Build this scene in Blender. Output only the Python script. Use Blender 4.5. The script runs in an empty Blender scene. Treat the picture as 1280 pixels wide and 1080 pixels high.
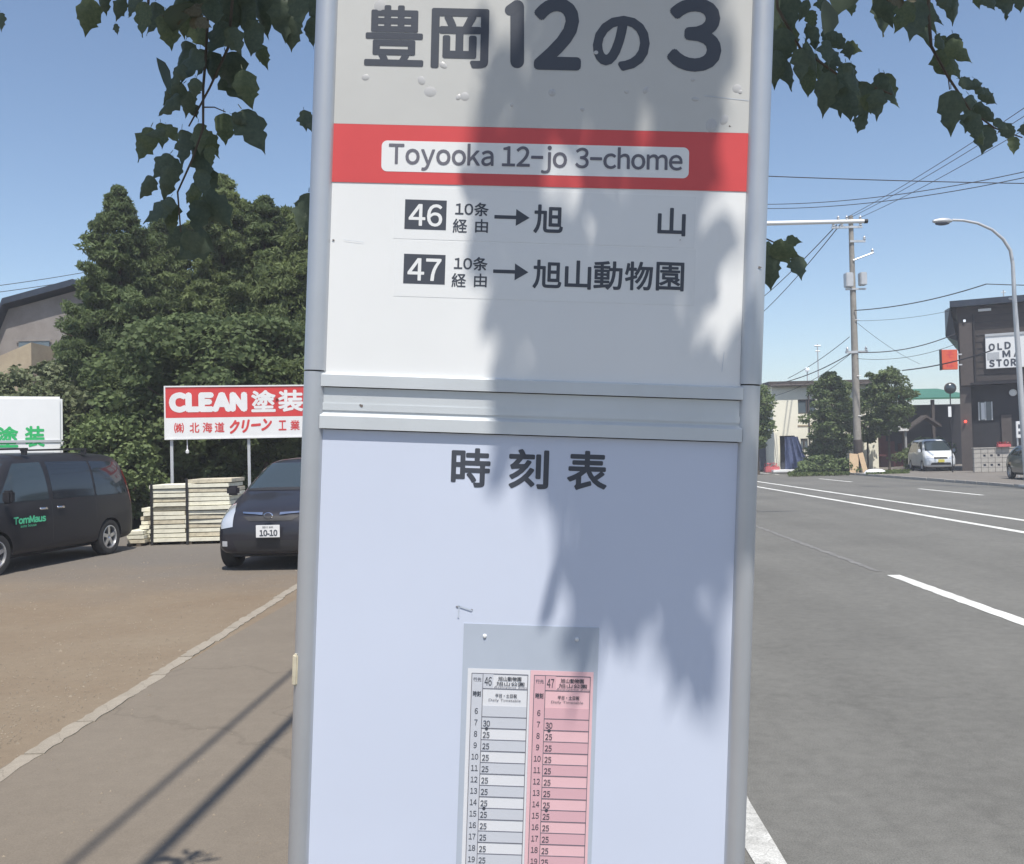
import bpy, bmesh, math, random
import numpy as np
from mathutils import Vector, Matrix
from mathutils.bvhtree import BVHTree

R = math.radians
SC = bpy.context.scene
COL = SC.collection

# ------------------------------------------------------------------ camera
F = 1150.0                      # focal length in photo pixels (photo 1280 wide)
PITCH, ROLL, CAMH = R(1.3), R(1.3), 1.6
fwd = Vector((0, math.cos(PITCH), math.sin(PITCH)))
r0 = Vector((1, 0, 0)); u0 = Vector((0, -math.sin(PITCH), math.cos(PITCH)))
cright = r0 * math.cos(ROLL) - u0 * math.sin(ROLL)
cup = r0 * math.sin(ROLL) + u0 * math.cos(ROLL)
CAMP = Vector((0, 0, CAMH))
cam_d = bpy.data.cameras.new('camera'); cam_o = bpy.data.objects.new('camera', cam_d)
COL.objects.link(cam_o); SC.camera = cam_o
cam_d.sensor_width = 36; cam_d.sensor_fit = 'HORIZONTAL'; cam_d.lens = 36 * F / 1280
cam_d.clip_start = 0.05; cam_d.clip_end = 3000
m3 = Matrix((cright, cup, -fwd)).transposed()
cam_o.matrix_world = Matrix.Translation(CAMP) @ m3.to_4x4()

# ------------------------------------------------------------------ light
SUN_EL, SUN_AZ = R(63), R(168)      # azimuth clockwise from +Y: the sun stands behind the viewer
w = bpy.data.worlds.new('World'); SC.world = w; w.use_nodes = True
nt = w.node_tree; nt.nodes.clear()
sky = nt.nodes.new('ShaderNodeTexSky'); sky.sky_type = 'NISHITA'; sky.sun_disc = False
sky.sun_elevation = SUN_EL; sky.sun_rotation = SUN_AZ
sky.air_density = 1.0; sky.dust_density = 0.9; sky.ozone_density = 1.9
bgn = nt.nodes.new('ShaderNodeBackground'); bgn.inputs[1].default_value = 0.122
wo = nt.nodes.new('ShaderNodeOutputWorld')
nt.links.new(sky.outputs[0], bgn.inputs[0]); nt.links.new(bgn.outputs[0], wo.inputs[0])
sun_dir = Vector((math.sin(SUN_AZ) * math.cos(SUN_EL), math.cos(SUN_AZ) * math.cos(SUN_EL), math.sin(SUN_EL)))
sd = bpy.data.lights.new('sun', 'SUN'); sd.energy = 4.35; sd.angle = R(0.53); sd.color = (1, 0.95, 0.87)
so = bpy.data.objects.new('sun', sd); COL.objects.link(so); so.location = (0, 0, 30)
so.rotation_euler = sun_dir.to_track_quat('Z', 'Y').to_euler()
SC.view_settings.view_transform = 'Standard'; SC.view_settings.look = 'None'
SC.view_settings.gamma = 1; SC.view_settings.use_curve_mapping = False
SC.view_settings.exposure = 0.36
SC.cycles.max_bounces = 6; SC.cycles.transparent_max_bounces = 8
SC.cycles.use_denoising = True

# ------------------------------------------------------------------ helpers
def at(X, Y, d):
    """world point seen at photo pixel X,Y at depth d metres"""
    return CAMP + (fwd + cright * ((X - 640) / F) - cup * ((Y - 540) / F)) * d
def gnd(X, Y, z=0.0):
    v = fwd + cright * ((X - 640) / F) - cup * ((Y - 540) / F)
    return CAMP + v * ((z - CAMH) / v.z)

def empty(name, loc=(0, 0, 0), rz=0.0):
    o = bpy.data.objects.new(name, None); COL.objects.link(o)
    o.location = loc; o.rotation_euler = (0, 0, rz); o.empty_display_size = 0.2
    return o
def tag(o, label=None, cat=None, group=None, kind=None):
    if label: o['label'] = label
    if cat: o['category'] = cat
    if group: o['group'] = group
    if kind: o['kind'] = kind
    return o
def link(name, mesh, parent=None, loc=None, rot=None, kind=None):
    o = bpy.data.objects.new(name, mesh); COL.objects.link(o)
    if parent: o.parent = parent
    if loc is not None: o.location = loc
    if rot is not None: o.rotation_euler = rot
    if kind: o['kind'] = kind
    return o

class MB:
    def __init__(s): s.v = []; s.f = []
    def add(s, vs, fs):
        n = len(s.v); s.v += [tuple(p) for p in vs]; s.f += [tuple(i + n for i in f) for f in fs]; return s
    def box(s, x0, x1, y0, y1, z0, z1, m=None):
        p = [Vector((x, y, z)) for z in (z0, z1) for (x, y) in ((x0, y0), (x1, y0), (x1, y1), (x0, y1))]
        if m: p = [m @ q for q in p]
        return s.add(p, [(0, 3, 2, 1), (4, 5, 6, 7), (0, 1, 5, 4), (1, 2, 6, 5), (2, 3, 7, 6), (3, 0, 4, 7)])
    def tube(s, pts, rads, n=8, cap=True):
        pts = [Vector(p) for p in pts]
        if not isinstance(rads, (list, tuple)): rads = [rads] * len(pts)
        base = len(s.v); prev = None
        for i, p in enumerate(pts):
            t = (pts[min(i + 1, len(pts) - 1)] - pts[max(i - 1, 0)]).normalized()
            if prev is None:
                a = t.cross(Vector((0, 0, 1)))
                if a.length < 0.1: a = t.cross(Vector((1, 0, 0)))
            else:
                a = prev - t * prev.dot(t)
            a.normalize(); prev = a; b = t.cross(a)
            for k in range(n):
                an = 2 * math.pi * k / n
                s.v.append(tuple(p + (a * math.cos(an) + b * math.sin(an)) * rads[i]))
        for i in range(len(pts) - 1):
            for k in range(n):
                k2 = (k + 1) % n
                s.f.append((base + i * n + k, base + i * n + k2, base + (i + 1) * n + k2, base + (i + 1) * n + k))
        if cap:
            s.f.append(tuple(base + k for k in range(n))[::-1])
            s.f.append(tuple(base + (len(pts) - 1) * n + k for k in range(n)))
        return s
    def prism(s, poly, y0, y1, m=None):
        """poly in x,z extruded along y"""
        n = len(poly)
        p = [Vector((x, y0, z)) for x, z in poly] + [Vector((x, y1, z)) for x, z in poly]
        if m: p = [m @ q for q in p]
        fs = [tuple(range(n)), tuple(range(n, 2 * n))[::-1]]
        fs += [(i, i + n, (i + 1) % n + n, (i + 1) % n) for i in range(n)]
        return s.add(p, fs)
    def lathe(s, prof, n=24, m=None):
        """prof (r, y) revolved round the y axis"""
        base = len(s.v)
        for r, y in prof:
            for k in range(n):
                a = 2 * math.pi * k / n
                q = Vector((r * math.cos(a), y, r * math.sin(a)))
                s.v.append(tuple(m @ q if m else q))
        for i in range(len(prof) - 1):
            for k in range(n):
                k2 = (k + 1) % n
                s.f.append((base + i * n + k, base + i * n + k2, base + (i + 1) * n + k2, base + (i + 1) * n + k))
        return s
    def mesh(s, name, mat, smooth=False, bevel=0.0):
        me = bpy.data.meshes.new(name); me.from_pydata(s.v, [], s.f); me.validate()
        bm = bmesh.new(); bm.from_mesh(me)
        if bevel: bmesh.ops.bevel(bm, geom=list(bm.edges), offset=bevel, segments=2, affect='EDGES', clamp_overlap=True)
        bmesh.ops.recalc_face_normals(bm, faces=bm.faces)
        bm.to_mesh(me); bm.free()
        if mat: me.materials.append(mat)
        if smooth:
            me.polygons.foreach_set('use_smooth', [True] * len(me.polygons))
            try: me.set_sharp_from_angle(angle=R(40))
            except Exception: pass
        return me
    def build(s, name, mat, parent=None, smooth=False, bevel=0.0, kind=None, loc=None, rot=None):
        return link(name, s.mesh(name, mat, smooth, bevel), parent, loc, rot, kind)

# ------------------------------------------------------------------ materials
def mat(name, col, rough=0.7, metal=0.0, var=0.0, scale=5.0, col2=None, bump=0.0, bscale=60.0, coat=0.0,
        trans=0.0, spec=0.5, emit=0.0, alpha=1.0, sub=0.0):
    m = bpy.data.materials.new(name); m.use_nodes = True
    t = m.node_tree; b = t.nodes['Principled BSDF']; L = t.links.new
    b.inputs['Roughness'].default_value = rough; b.inputs['Metallic'].default_value = metal
    b.inputs['Specular IOR Level'].default_value = spec
    b.inputs['Coat Weight'].default_value = coat; b.inputs['Coat Roughness'].default_value = 0.06
    b.inputs['Transmission Weight'].default_value = trans
    b.inputs['Alpha'].default_value = alpha
    if emit:
        b.inputs['Emission Color'].default_value = (*col, 1); b.inputs['Emission Strength'].default_value = emit
    tc = t.nodes.new('ShaderNodeTexCoord')
    if col2 or var:
        if not col2: col2 = tuple(c * (1 - var) for c in col); col = tuple(min(1, c * (1 + var)) for c in col)
        n = t.nodes.new('ShaderNodeTexNoise'); n.inputs['Scale'].default_value = scale; n.inputs['Detail'].default_value = 6
        n.inputs['Roughness'].default_value = 0.65
        r = t.nodes.new('ShaderNodeMapRange'); r.inputs[1].default_value = 0.3; r.inputs[2].default_value = 0.7
        x = t.nodes.new('ShaderNodeMix'); x.data_type = 'RGBA'
        x.inputs[6].default_value = (*col, 1); x.inputs[7].default_value = (*col2, 1)
        L(tc.outputs['Object'], n.inputs['Vector']); L(n.outputs['Fac'], r.inputs[0]); L(r.outputs[0], x.inputs[0])
        L(x.outputs[2], b.inputs['Base Color'])
    else:
        b.inputs['Base Color'].default_value = (*col, 1)
    if bump:
        n2 = t.nodes.new('ShaderNodeTexNoise'); n2.inputs['Scale'].default_value = bscale; n2.inputs['Detail'].default_value = 4
        bp = t.nodes.new('ShaderNodeBump'); bp.inputs['Strength'].default_value = bump; bp.inputs['Distance'].default_value = 0.01
        L(tc.outputs['Object'], n2.inputs['Vector']); L(n2.outputs['Fac'], bp.inputs['Height']); L(bp.outputs[0], b.inputs['Normal'])
    return m

def leafmat(name, c1, c2, scale=3.0, transl=0.25, rough=0.55):
    m = bpy.data.materials.new(name); m.use_nodes = True
    t = m.node_tree; b = t.nodes['Principled BSDF']; L = t.links.new
    b.inputs['Roughness'].default_value = rough; b.inputs['Specular IOR Level'].default_value = 0.3
    tc = t.nodes.new('ShaderNodeTexCoord'); n = t.nodes.new('ShaderNodeTexNoise')
    n.inputs['Scale'].default_value = scale; n.inputs['Detail'].default_value = 5; n.inputs['Roughness'].default_value = 0.7
    r = t.nodes.new('ShaderNodeMapRange'); r.inputs[1].default_value = 0.32; r.inputs[2].default_value = 0.68
    x = t.nodes.new('ShaderNodeMix'); x.data_type = 'RGBA'; x.inputs[6].default_value = (*c1, 1); x.inputs[7].default_value = (*c2, 1)
    L(tc.outputs['Object'], n.inputs['Vector']); L(n.outputs['Fac'], r.inputs[0]); L(r.outputs[0], x.inputs[0]); L(x.outputs[2], b.inputs['Base Color'])
    tr = t.nodes.new('ShaderNodeBsdfTranslucent'); L(x.outputs[2], tr.inputs['Color'])
    ms = t.nodes.new('ShaderNodeMixShader'); ms.inputs[0].default_value = transl
    L(b.outputs[0], ms.inputs[1]); L(tr.outputs[0], ms.inputs[2]); L(ms.outputs[0], t.nodes['Material Output'].inputs[0])
    return m

def groundmat(name, c1, c2, speck, patch=0.4, track=0.0, crack=0.0, cdark=0.5, gcol=None, grad=None, bump=0.5):
    """aggregate surface: large mottling c1-c2, fine speckle, optional wheel tracks and cracks; grad=(y0,y1) blends towards gcol"""
    m = bpy.data.materials.new(name); m.use_nodes = True
    t = m.node_tree; b = t.nodes['Principled BSDF']; L = t.links.new; N = t.nodes.new
    b.inputs['Roughness'].default_value = 0.9; b.inputs['Specular IOR Level'].default_value = 0.25
    tc = N('ShaderNodeTexCoord')
    def noise(scale, det=5, rough=0.6, vec=None):
        n = N('ShaderNodeTexNoise'); n.inputs['Scale'].default_value = scale; n.inputs['Detail'].default_value = det
        n.inputs['Roughness'].default_value = rough; L(vec or tc.outputs['Object'], n.inputs['Vector']); return n.outputs['Fac']
    def rng(sock, a, bb, c, d):
        r = N('ShaderNodeMapRange'); r.inputs[1].default_value = a; r.inputs[2].default_value = bb
        r.inputs[3].default_value = c; r.inputs[4].default_value = d; L(sock, r.inputs[0]); return r.outputs[0]
    def mix(f, a, bb, mode='MIX'):
        x = N('ShaderNodeMix'); x.data_type = 'RGBA'; x.blend_type = mode
        if isinstance(f, float): x.inputs[0].default_value = f
        else: L(f, x.inputs[0])
        for s, q in ((6, a), (7, bb)):
            if isinstance(q, tuple): x.inputs[s].default_value = (*q, 1)
            else: L(q, x.inputs[s])
        return x.outputs[2]
    c = mix(rng(noise(patch, 7, 0.65), 0.3, 0.7, 0, 1), c1, c2)
    if gcol:
        sx = N('ShaderNodeSeparateXYZ'); L(tc.outputs['Object'], sx.inputs[0])
        ad = N('ShaderNodeMath'); ad.operation = 'MULTIPLY_ADD'; L(noise(0.5, 6), ad.inputs[0]); ad.inputs[1].default_value = 6.0; L(sx.outputs[1], ad.inputs[2])
        c = mix(rng(ad.outputs[0], grad[0] + 3, grad[1] + 3, 0, 1), c, gcol)
    f1 = rng(noise(130, 3, 0.7), 0.25, 0.75, 1 - speck, 1 + speck)
    f2 = rng(noise(9, 8, 0.78), 0.3, 0.7, 1 - speck * 0.45, 1 + speck * 0.45)
    cb = N('ShaderNodeCombineXYZ')
    mm = N('ShaderNodeMath'); mm.operation = 'MULTIPLY'; L(f1, mm.inputs[0]); L(f2, mm.inputs[1]); fac = mm.outputs[0]
    if track:
        sx2 = N('ShaderNodeSeparateXYZ'); L(tc.outputs['Object'], sx2.inputs[0])
        mp = N('ShaderNodeCombineXYZ'); 
        sc_ = N('ShaderNodeMath'); sc_.operation = 'MULTIPLY'; sc_.inputs[1].default_value = 0.02; L(sx2.outputs[1], sc_.inputs[0])
        L(sx2.outputs[0], mp.inputs[0]); L(sc_.outputs[0], mp.inputs[1])
        f3 = rng(noise(1.1, 4, 0.55, mp.outputs[0]), 0.3, 0.7, 1 - track, 1 + track)
        m2 = N('ShaderNodeMath'); m2.operation = 'MULTIPLY'; L(fac, m2.inputs[0]); L(f3, m2.inputs[1]); fac = m2.outputs[0]
    if crack:
        vo = N('ShaderNodeTexVoronoi'); vo.feature = 'DISTANCE_TO_EDGE'; vo.inputs['Scale'].default_value = crack
        wv = N('ShaderNodeVectorMath'); wv.operation = 'ADD'
        nn = N('ShaderNodeTexNoise'); nn.inputs['Scale'].default_value = 1.5; nn.inputs['Detail'].default_value = 8; L(tc.outputs['Object'], nn.inputs['Vector'])
        L(tc.outputs['Object'], wv.inputs[0]); L(nn.outputs['Color'], wv.inputs[1]); L(wv.outputs[0], vo.inputs['Vector'])
        f4 = rng(vo.outputs['Distance'], 0.0, 0.006, cdark, 1)
        m4 = N('ShaderNodeMath'); m4.operation = 'MULTIPLY'; L(fac, m4.inputs[0]); L(f4, m4.inputs[1]); fac = m4.outputs[0]
    vm = N('ShaderNodeVectorMath'); vm.operation = 'SCALE'; L(c, vm.inputs[0]); L(fac, vm.inputs['Scale'])
    L(vm.outputs[0], b.inputs['Base Color'])
    bp = N('ShaderNodeBump'); bp.inputs['Strength'].default_value = bump; bp.inputs['Distance'].default_value = 0.004
    L(f1, bp.inputs['Height']); L(bp.outputs[0], b.inputs['Normal'])
    return m

M = {}
M['road'] = groundmat('road_asphalt', (.126, .123, .112), (.166, .162, .147), .36, .30, track=.09, crack=.10, cdark=.92)
M['walk'] = groundmat('footway_asphalt', (.162, .136, .106), (.194, .165, .130), .16, .5, crack=0.22, cdark=.86)
M['lot'] = groundmat('lot_dirt', (.178, .132, .088), (.218, .175, .124), .20, .45, gcol=(.150, .135, .118), grad=(10.0, 14.5), bump=.6)
M['ground'] = groundmat('earth', (.11, .10, .08), (.15, .14, .11), .25, .2)
M['farwalk'] = groundmat('far_footway', (.155, .14, .125), (.20, .185, .165), .2, .8)
M['stripe'] = groundmat('road_paint', (.50, .50, .47), (.72, .72, .68), .10, 2.5, crack=2.2, cdark=.6)
M['gravel'] = mat('gravel_stone', (.24, .20, .15), .9, var=.3, scale=3)
M['grime'] = mat('grime', (.16, .14, .13), .9)
M['scuff'] = mat('scuffed_film', (.47, .52, .60), .6)
M['stripe_old'] = groundmat('worn_edge_paint', (.30, .295, .275), (.62, .615, .58), .35, 6, crack=3, cdark=.5)
M['worn'] = groundmat('worn_paint', (.15, .147, .14), (.21, .205, .195), .25, 3)
M['strip'] = groundmat('pale_kerb_stone', (.25, .22, .175), (.33, .29, .235), .22, 3.5, crack=2.0, cdark=.7)
M['alu'] = mat('aluminium', (.50, .52, .55), .38, .55, var=.06, scale=6)
M['alu_rail'] = mat('aluminium_rail', (.58, .61, .63), .45, .25, var=.05, scale=8)
M['panel'] = mat('panel_white', (.77, .78, .78), .34, col2=(.72, .73, .73), scale=3, bump=.03, bscale=9)
M['panel_grey'] = mat('panel_grey', (.52, .52, .50), .3, var=.05, scale=4, bump=.04, bscale=14)
M['panel_blue'] = mat('panel_pale_blue', (.56, .61, .73), .40, var=.025, scale=3, bump=.03, bscale=7)
M['red'] = mat('sign_red', (.60, .075, .075), .35, var=.06, scale=7)
M['ink'] = mat('sign_ink', (.055, .062, .08), .45)
M['ink_soft'] = mat('printed_ink', (.13, .13, .16), .6)
M['film'] = mat('clear_film', (.735, .745, .745), .25, var=.015, scale=9)
M['bubble'] = mat('bubbled_film', (.46, .46, .46), .2)
M['sleeve'] = mat('plastic_sleeve', (.42, .47, .55), .18, var=.05, scale=9)
M['paper'] = mat('paper_white', (.66, .67, .70), .8)
M['paper_dim'] = mat('paper_grey', (.53, .55, .60), .8)
M['pink'] = mat('paper_pink', (.72, .46, .49), .8)
M['pink_dim'] = mat('paper_dark_pink', (.62, .38, .42), .8)
M['leaf'] = leafmat('street_tree_leaf', (.070, .092, .066), (.110, .140, .090), 9, .25, .45)
M['leaf_b'] = leafmat('street_tree_leaf_lighter', (.085, .112, .062), (.14, .17, .09), 14, .32, .4)
M['leaf_pale'] = leafmat('dry_leaf', (.16, .15, .10), (.10, .09, .06), 9, .2)
M['bark'] = mat('bark', (.10, .08, .06), .95, var=.35, scale=9, bump=.8, bscale=25)
M['conif'] = leafmat('conifer_foliage', (.085, .120, .058), (.180, .235, .098), .9, .45, .7)
M['conif2'] = leafmat('conifer_foliage_light', (.105, .140, .062), (.215, .265, .105), 1.0, .45, .7)
M['broad'] = leafmat('broadleaf_foliage', (.085, .125, .05), (.18, .23, .09), 1.6, .2, .65)
M['bushl'] = leafmat('pale_bush', (.10, .13, .06), (.20, .22, .13), 3, .25, .7)
M['grass'] = leafmat('grass', (.07, .11, .03), (.14, .17, .06), 3, .3, .7)
M['white'] = mat('white_paint', (.74, .75, .75), .45, var=.03, scale=2)
M['pole'] = mat('concrete_pole', (.27, .25, .22), .9, var=.18, scale=3, bump=.3)
M['steel'] = mat('galvanised_steel', (.52, .53, .54), .45, .4, var=.08, scale=3)
M['dark'] = mat('black_plastic', (.02, .02, .022), .55)
M['rubber'] = mat('rubber', (.03, .03, .03), .85)
M['rim'] = mat('alloy_rim', (.55, .56, .58), .3, .8)
M['van_black'] = mat('black_car_paint', (.022, .022, .026), .42, 0, coat=.15, spec=.2)
M['navy'] = mat('navy_car_paint', (.020, .020, .027), .36, 0, coat=.4, spec=.3)
M['carwhite'] = mat('white_car_paint', (.62, .65, .68), .3, 0, coat=1.0)
M['darkcar'] = mat('dark_grey_green_car_paint', (.05, .06, .06), .3, 0, coat=.8)
M['glass'] = mat('dark_car_glass', (.018, .022, .028), .06, 0, spec=.8)
M['glass2'] = mat('car_glass', (.035, .048, .055), .07, 0, spec=.9)
M['chrome'] = mat('chrome', (.75, .75, .78), .12, 1.0)
M['lens'] = mat('lamp_lens', (.55, .58, .62), .12, .3, coat=1)
M['tail'] = mat('tail_lamp_red', (.28, .015, .015), .25, 0, coat=1)
M['green'] = mat('green_lettering', (.03, .42, .13), .5)
M['green2'] = mat('mint_lettering', (.10, .62, .33), .4)
M['redink'] = mat('red_lettering', (.55, .05, .05), .5)
M['board_red'] = mat('board_red', (.55, .045, .045), .5, var=.10, scale=3)
M['board_white'] = mat('board_white', (.68, .68, .68), .5, var=.05, scale=3)
M['plank'] = mat('cream_plank', (.72, .70, .58), .8, var=.14, scale=6, bump=.3, bscale=30)
M['plank2'] = mat('weathered_plank', (.55, .50, .38), .85, var=.25, scale=8, bump=.3, bscale=30)
M['barnwall'] = mat('stained_concrete', (.27, .25, .235), .9, col2=(.17, .15, .14), scale=.8, bump=.3, bscale=8)
M['cream'] = mat('cream_render', (.84, .81, .68), .85, var=.05, scale=1.2)
M['tanwall'] = mat('tan_render', (.42, .35, .24), .85, col2=(.30, .24, .17), scale=1.5)  # tan render of the barn annex and the storey band
M['roof_dark'] = mat('dark_roof_metal', (.035, .045, .065), .4, .3, var=.2, scale=3)
M['roof_green'] = mat('green_roof_metal', (.045, .16, .10), .5, var=.12, scale=2)
M['brown'] = mat('brown_siding', (.048, .040, .038), .8, var=.18, scale=2.5)
M['brown2'] = mat('brown_tile_panel', (.075, .062, .057), .7, var=.15, scale=3)
M['charcoal'] = mat('charcoal_wall', (.014, .014, .019), .7, var=.2, scale=3)
M['orange'] = mat('orange_board', (.62, .10, .045), .5, var=.05)
M['blockc'] = mat('concrete_block', (.36, .34, .31), .9, var=.14, scale=4, bump=.3)
M['maroon'] = mat('maroon_cladding', (.11, .03, .035), .6, var=.2, scale=4)
M['bluesheet'] = mat('blue_tarpaulin', (.10, .13, .25), .6, var=.3, scale=6)
M['bluegrey'] = mat('blue_grey_shutter', (.07, .08, .11), .6, var=.2, scale=4)
M['wire'] = mat('cable_black', (.03, .03, .035), .7)
M['tanboard'] = mat('tan_plywood', (.52, .38, .24), .8, var=.1)
M['pane'] = mat('window_pane', (.10, .13, .15), .08, 0, spec=.8)
M['glow_red'] = mat('red_lamp', (1.0, .06, .04), .4, emit=2.5)
M['glow'] = mat('white_lamp_glass', (.8, .85, .9), .2, emit=.3)
M['yellow'] = mat('yellow_plate', (.55, .48, .08), .6)
M['pinkf'] = mat('pink_red_plastic', (.50, .12, .13), .6, var=.3, scale=8)

_tm = {}
def text_mesh(s, space=1.0):
    if (s, space) in _tm: return _tm[(s, space)]
    c = bpy.data.curves.new('lettering', 'FONT'); c.body = s; c.space_character = space; c.resolution_u = 4
    o = bpy.data.objects.new('lettering', c); COL.objects.link(o)
    dg = bpy.context.evaluated_depsgraph_get(); dg.update()
    me = bpy.data.meshes.new_from_object(o.evaluated_get(dg))
    bpy.data.objects.remove(o); bpy.data.curves.remove(c)
    n = len(me.vertices); co = np.empty(n * 3); me.vertices.foreach_get('co', co); co = co.reshape(-1, 3)
    fs = [tuple(p.vertices) for p in me.polygons]; bpy.data.meshes.remove(me)
    _tm[(s, space)] = (co, fs); return co, fs
FW = {c: chr(ord(c) + 0xFEE0) for c in 'ABCDEFGHIJKLMNOPQRSTUVWXYZabcdefghijklmnopqrstuvwxyz0123456789'}
def word_mesh(s, gap=.09, blank=.30):
    """latin words set from the wide gothic glyphs, closed up to proportional spacing"""
    x = 0; cos = []; fss = []; n = 0
    for ch in s:
        if ch == ' ': x += blank; continue
        if ch == 'j': x -= .14
        co, fs = text_mesh(FW.get(ch, ch)); co = co.copy(); lo, hi = co[:, 0].min(), co[:, 0].max()
        co[:, 0] += x - lo; x += hi - lo + gap
        cos.append(co); fss += [tuple(i + n for i in f) for f in fs]; n += len(co)
    return np.concatenate(cos), fss
def text(s, parent, o, xa, ua, wd, ht, mt, bold=0.0, name='lettering', rot=0.0, shear=0.0, space=1.0, word=False):
    """lettering fitted to a wd x ht box centred on o, reading along xa with ua up; bold = stroke growth relative to the height"""
    co, fs = word_mesh(s) if word else text_mesh(s, space)
    co = co.copy(); co[:, 0] += shear * co[:, 1]
    lo, hi = co.min(0), co.max(0); c = (lo + hi) / 2; d = hi - lo
    b_ = bold * ht * 1.0
    sy = (ht - 2 * b_) / d[1]; sx = (wd - 2 * b_) / d[0] if wd else sy
    xa = Vector(xa).normalized(); ua = Vector(ua).normalized(); nn = xa.cross(ua)
    if rot:
        q = Matrix.Rotation(rot, 3, nn); xa = q @ xa; ua = q @ ua
    nn = np.array(nn)
    P = np.outer((co[:, 0] - c[0]) * sx, xa) + np.outer((co[:, 1] - c[1]) * sy, ua) + np.array(o)
    rings = [(0, 0)]
    if b_ > 0:
        k = 12 if ht > .02 and ht < .2 else 8
        rings += [(math.cos(2 * math.pi * i / k) * b_, math.sin(2 * math.pi * i / k) * b_) for i in range(k)]
    V = []; FS = []; n = len(P); eps = max(2e-6, ht * 1e-4)
    for r_i, (dx, dz) in enumerate(rings):
        V.append(P + np.array(xa) * dx + np.array(ua) * dz + nn * eps * r_i)
        FS += [tuple(i + n * r_i for i in f) for f in fs]
    V = np.concatenate(V)
    me = bpy.data.meshes.new(name); me.from_pydata(V.tolist(), [], FS); me.materials.append(mt)
    return link(name, me, parent)

# ------------------------------------------------------------------ ground and road
ROADA = math.atan(52 / F)                        # the street runs 2.6 degrees to the right of the view
ru = Vector((math.sin(ROADA), math.cos(ROADA), 0)); rv = Vector((math.cos(ROADA), -math.sin(ROADA), 0))
def RD(v, u, z=0.0): return ru * u + rv * v + Vector((0, 0, z))
RZ = -ROADA
ZR = -0.10
def sheet(name, v0, v1, u0_, u1_, z, m, kind='structure', parent=None, nv=1, nu=1):
    vs = []; fs = []
    for j in range(nu + 1):
        for i in range(nv + 1):
            vs.append((v0 + (v1 - v0) * i / nv, u0_ + (u1_ - u0_) * j / nu, z))
    for j in range(nu):
        for i in range(nv):
            a = j * (nv + 1) + i; fs.append((a, a + 1, a + nv + 2, a + nv + 1))
    me = bpy.data.meshes.new(name); me.from_pydata(vs, [], fs); me.materials.append(m)
    o = link(name, me, parent)
    if not parent: o.rotation_euler = (0, 0, RZ); o['kind'] = kind
    return o
sheet('ground', -250, 250, -120, 420, -0.125, M['ground'])
sheet('road', 0.45, 17.0, -40, 400, ZR, M['road'])
sheet('lot_ground', -60, -2.95, -25, 60, 0.0, M['lot'])
sheet('footway', -2.95, 0.31, -40, 120, 0.002, M['walk'])
sheet('far_footway', 17.15, 60, -40, 120, 0.0, M['farwalk'])
# even haze volume, added to lift the dark tones like a lens veil
hz = MB().box(-300, 300, -170, 480, -1.2, 18.5).mesh('haze', None); hm_ = bpy.data.materials.new('haze'); hm_.use_nodes = True
hn = hm_.node_tree; hn.nodes.clear(); pv = hn.nodes.new('ShaderNodeVolumePrincipled'); ho = hn.nodes.new('ShaderNodeOutputMaterial')
pv.inputs['Density'].default_value = 0.0013; pv.inputs['Color'].default_value = (.86, .90, 1, 1); pv.inputs['Anisotropy'].default_value = 0.0
hn.links.new(pv.outputs[0], ho.inputs['Volume']); hz.materials.append(hm_); link('haze', hz, kind='stuff')
SC.cycles.volume_bounces = 1
# near kerb (stone edge of the footway) and far kerb stones
random.seed(4)
km = MB().box(.32, .445, .01, .59, -.12, .012).mesh('kerb_stone', M['blockc'], bevel=.008)
kr = empty('near_kerb', (0, 0, 0), RZ); kr['kind'] = 'structure'
for k in range(-6, 40): link('kerb_stone', km, kr, (random.uniform(-.003, .003), k * .6, random.uniform(-.003, .002)))
kf = MB().box(17.0, 17.14, .015, .985, -.12, .02).mesh('far_kerb_stone', M['blockc'], bevel=.01)
kr = empty('far_kerb', (0, 0, 0), RZ); kr['kind'] = 'structure'
for k in range(14, 72): link('kerb_stone', kf, kr, (random.uniform(-.01, .01), k * 1.0, random.uniform(-.012, .006)))
# flush pale stones between the lot and the footway
ks = empty('lot_edge_strip', (0, 0, 0), 0); ks['kind'] = 'structure'
pA, pB = gnd(-40, 997), gnd(372, 733)
dirn = (pB - pA).normalized(); nrm = Vector((dirn.y, -dirn.x, 0)); tot = 34.0; u = -3.0; k = 0
variants = []
for q in range(6):
    n = 9; top = []; 
    for i in range(n + 1): top.append((-.052 + random.uniform(-.012, .010), i / n))
    for i in range(n, -1, -1): top.append((.052 + random.uniform(-.010, .012), i / n))
    vs = [(x, y * .596, .007) for x, y in top] + [(x, y * .596, -.05) for x, y in top]; L_ = len(top)
    mb = MB().add(vs, [tuple(range(L_))] + [(i, (i + 1) % L_, (i + 1) % L_ + L_, i + L_) for i in range(L_)])
    variants.append(mb.mesh('edge_stone', M['strip']))
ang = math.atan2(-dirn.x, dirn.y)
while u < tot:
    p = pA + dirn * u + nrm * random.uniform(-.012, .012)
    link('edge_stone', variants[k % 6], ks, (p.x, p.y, random.uniform(-.004, .003)), (0, 0, ang + random.uniform(-.015, .015)))
    u += .605; k += 1

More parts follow.
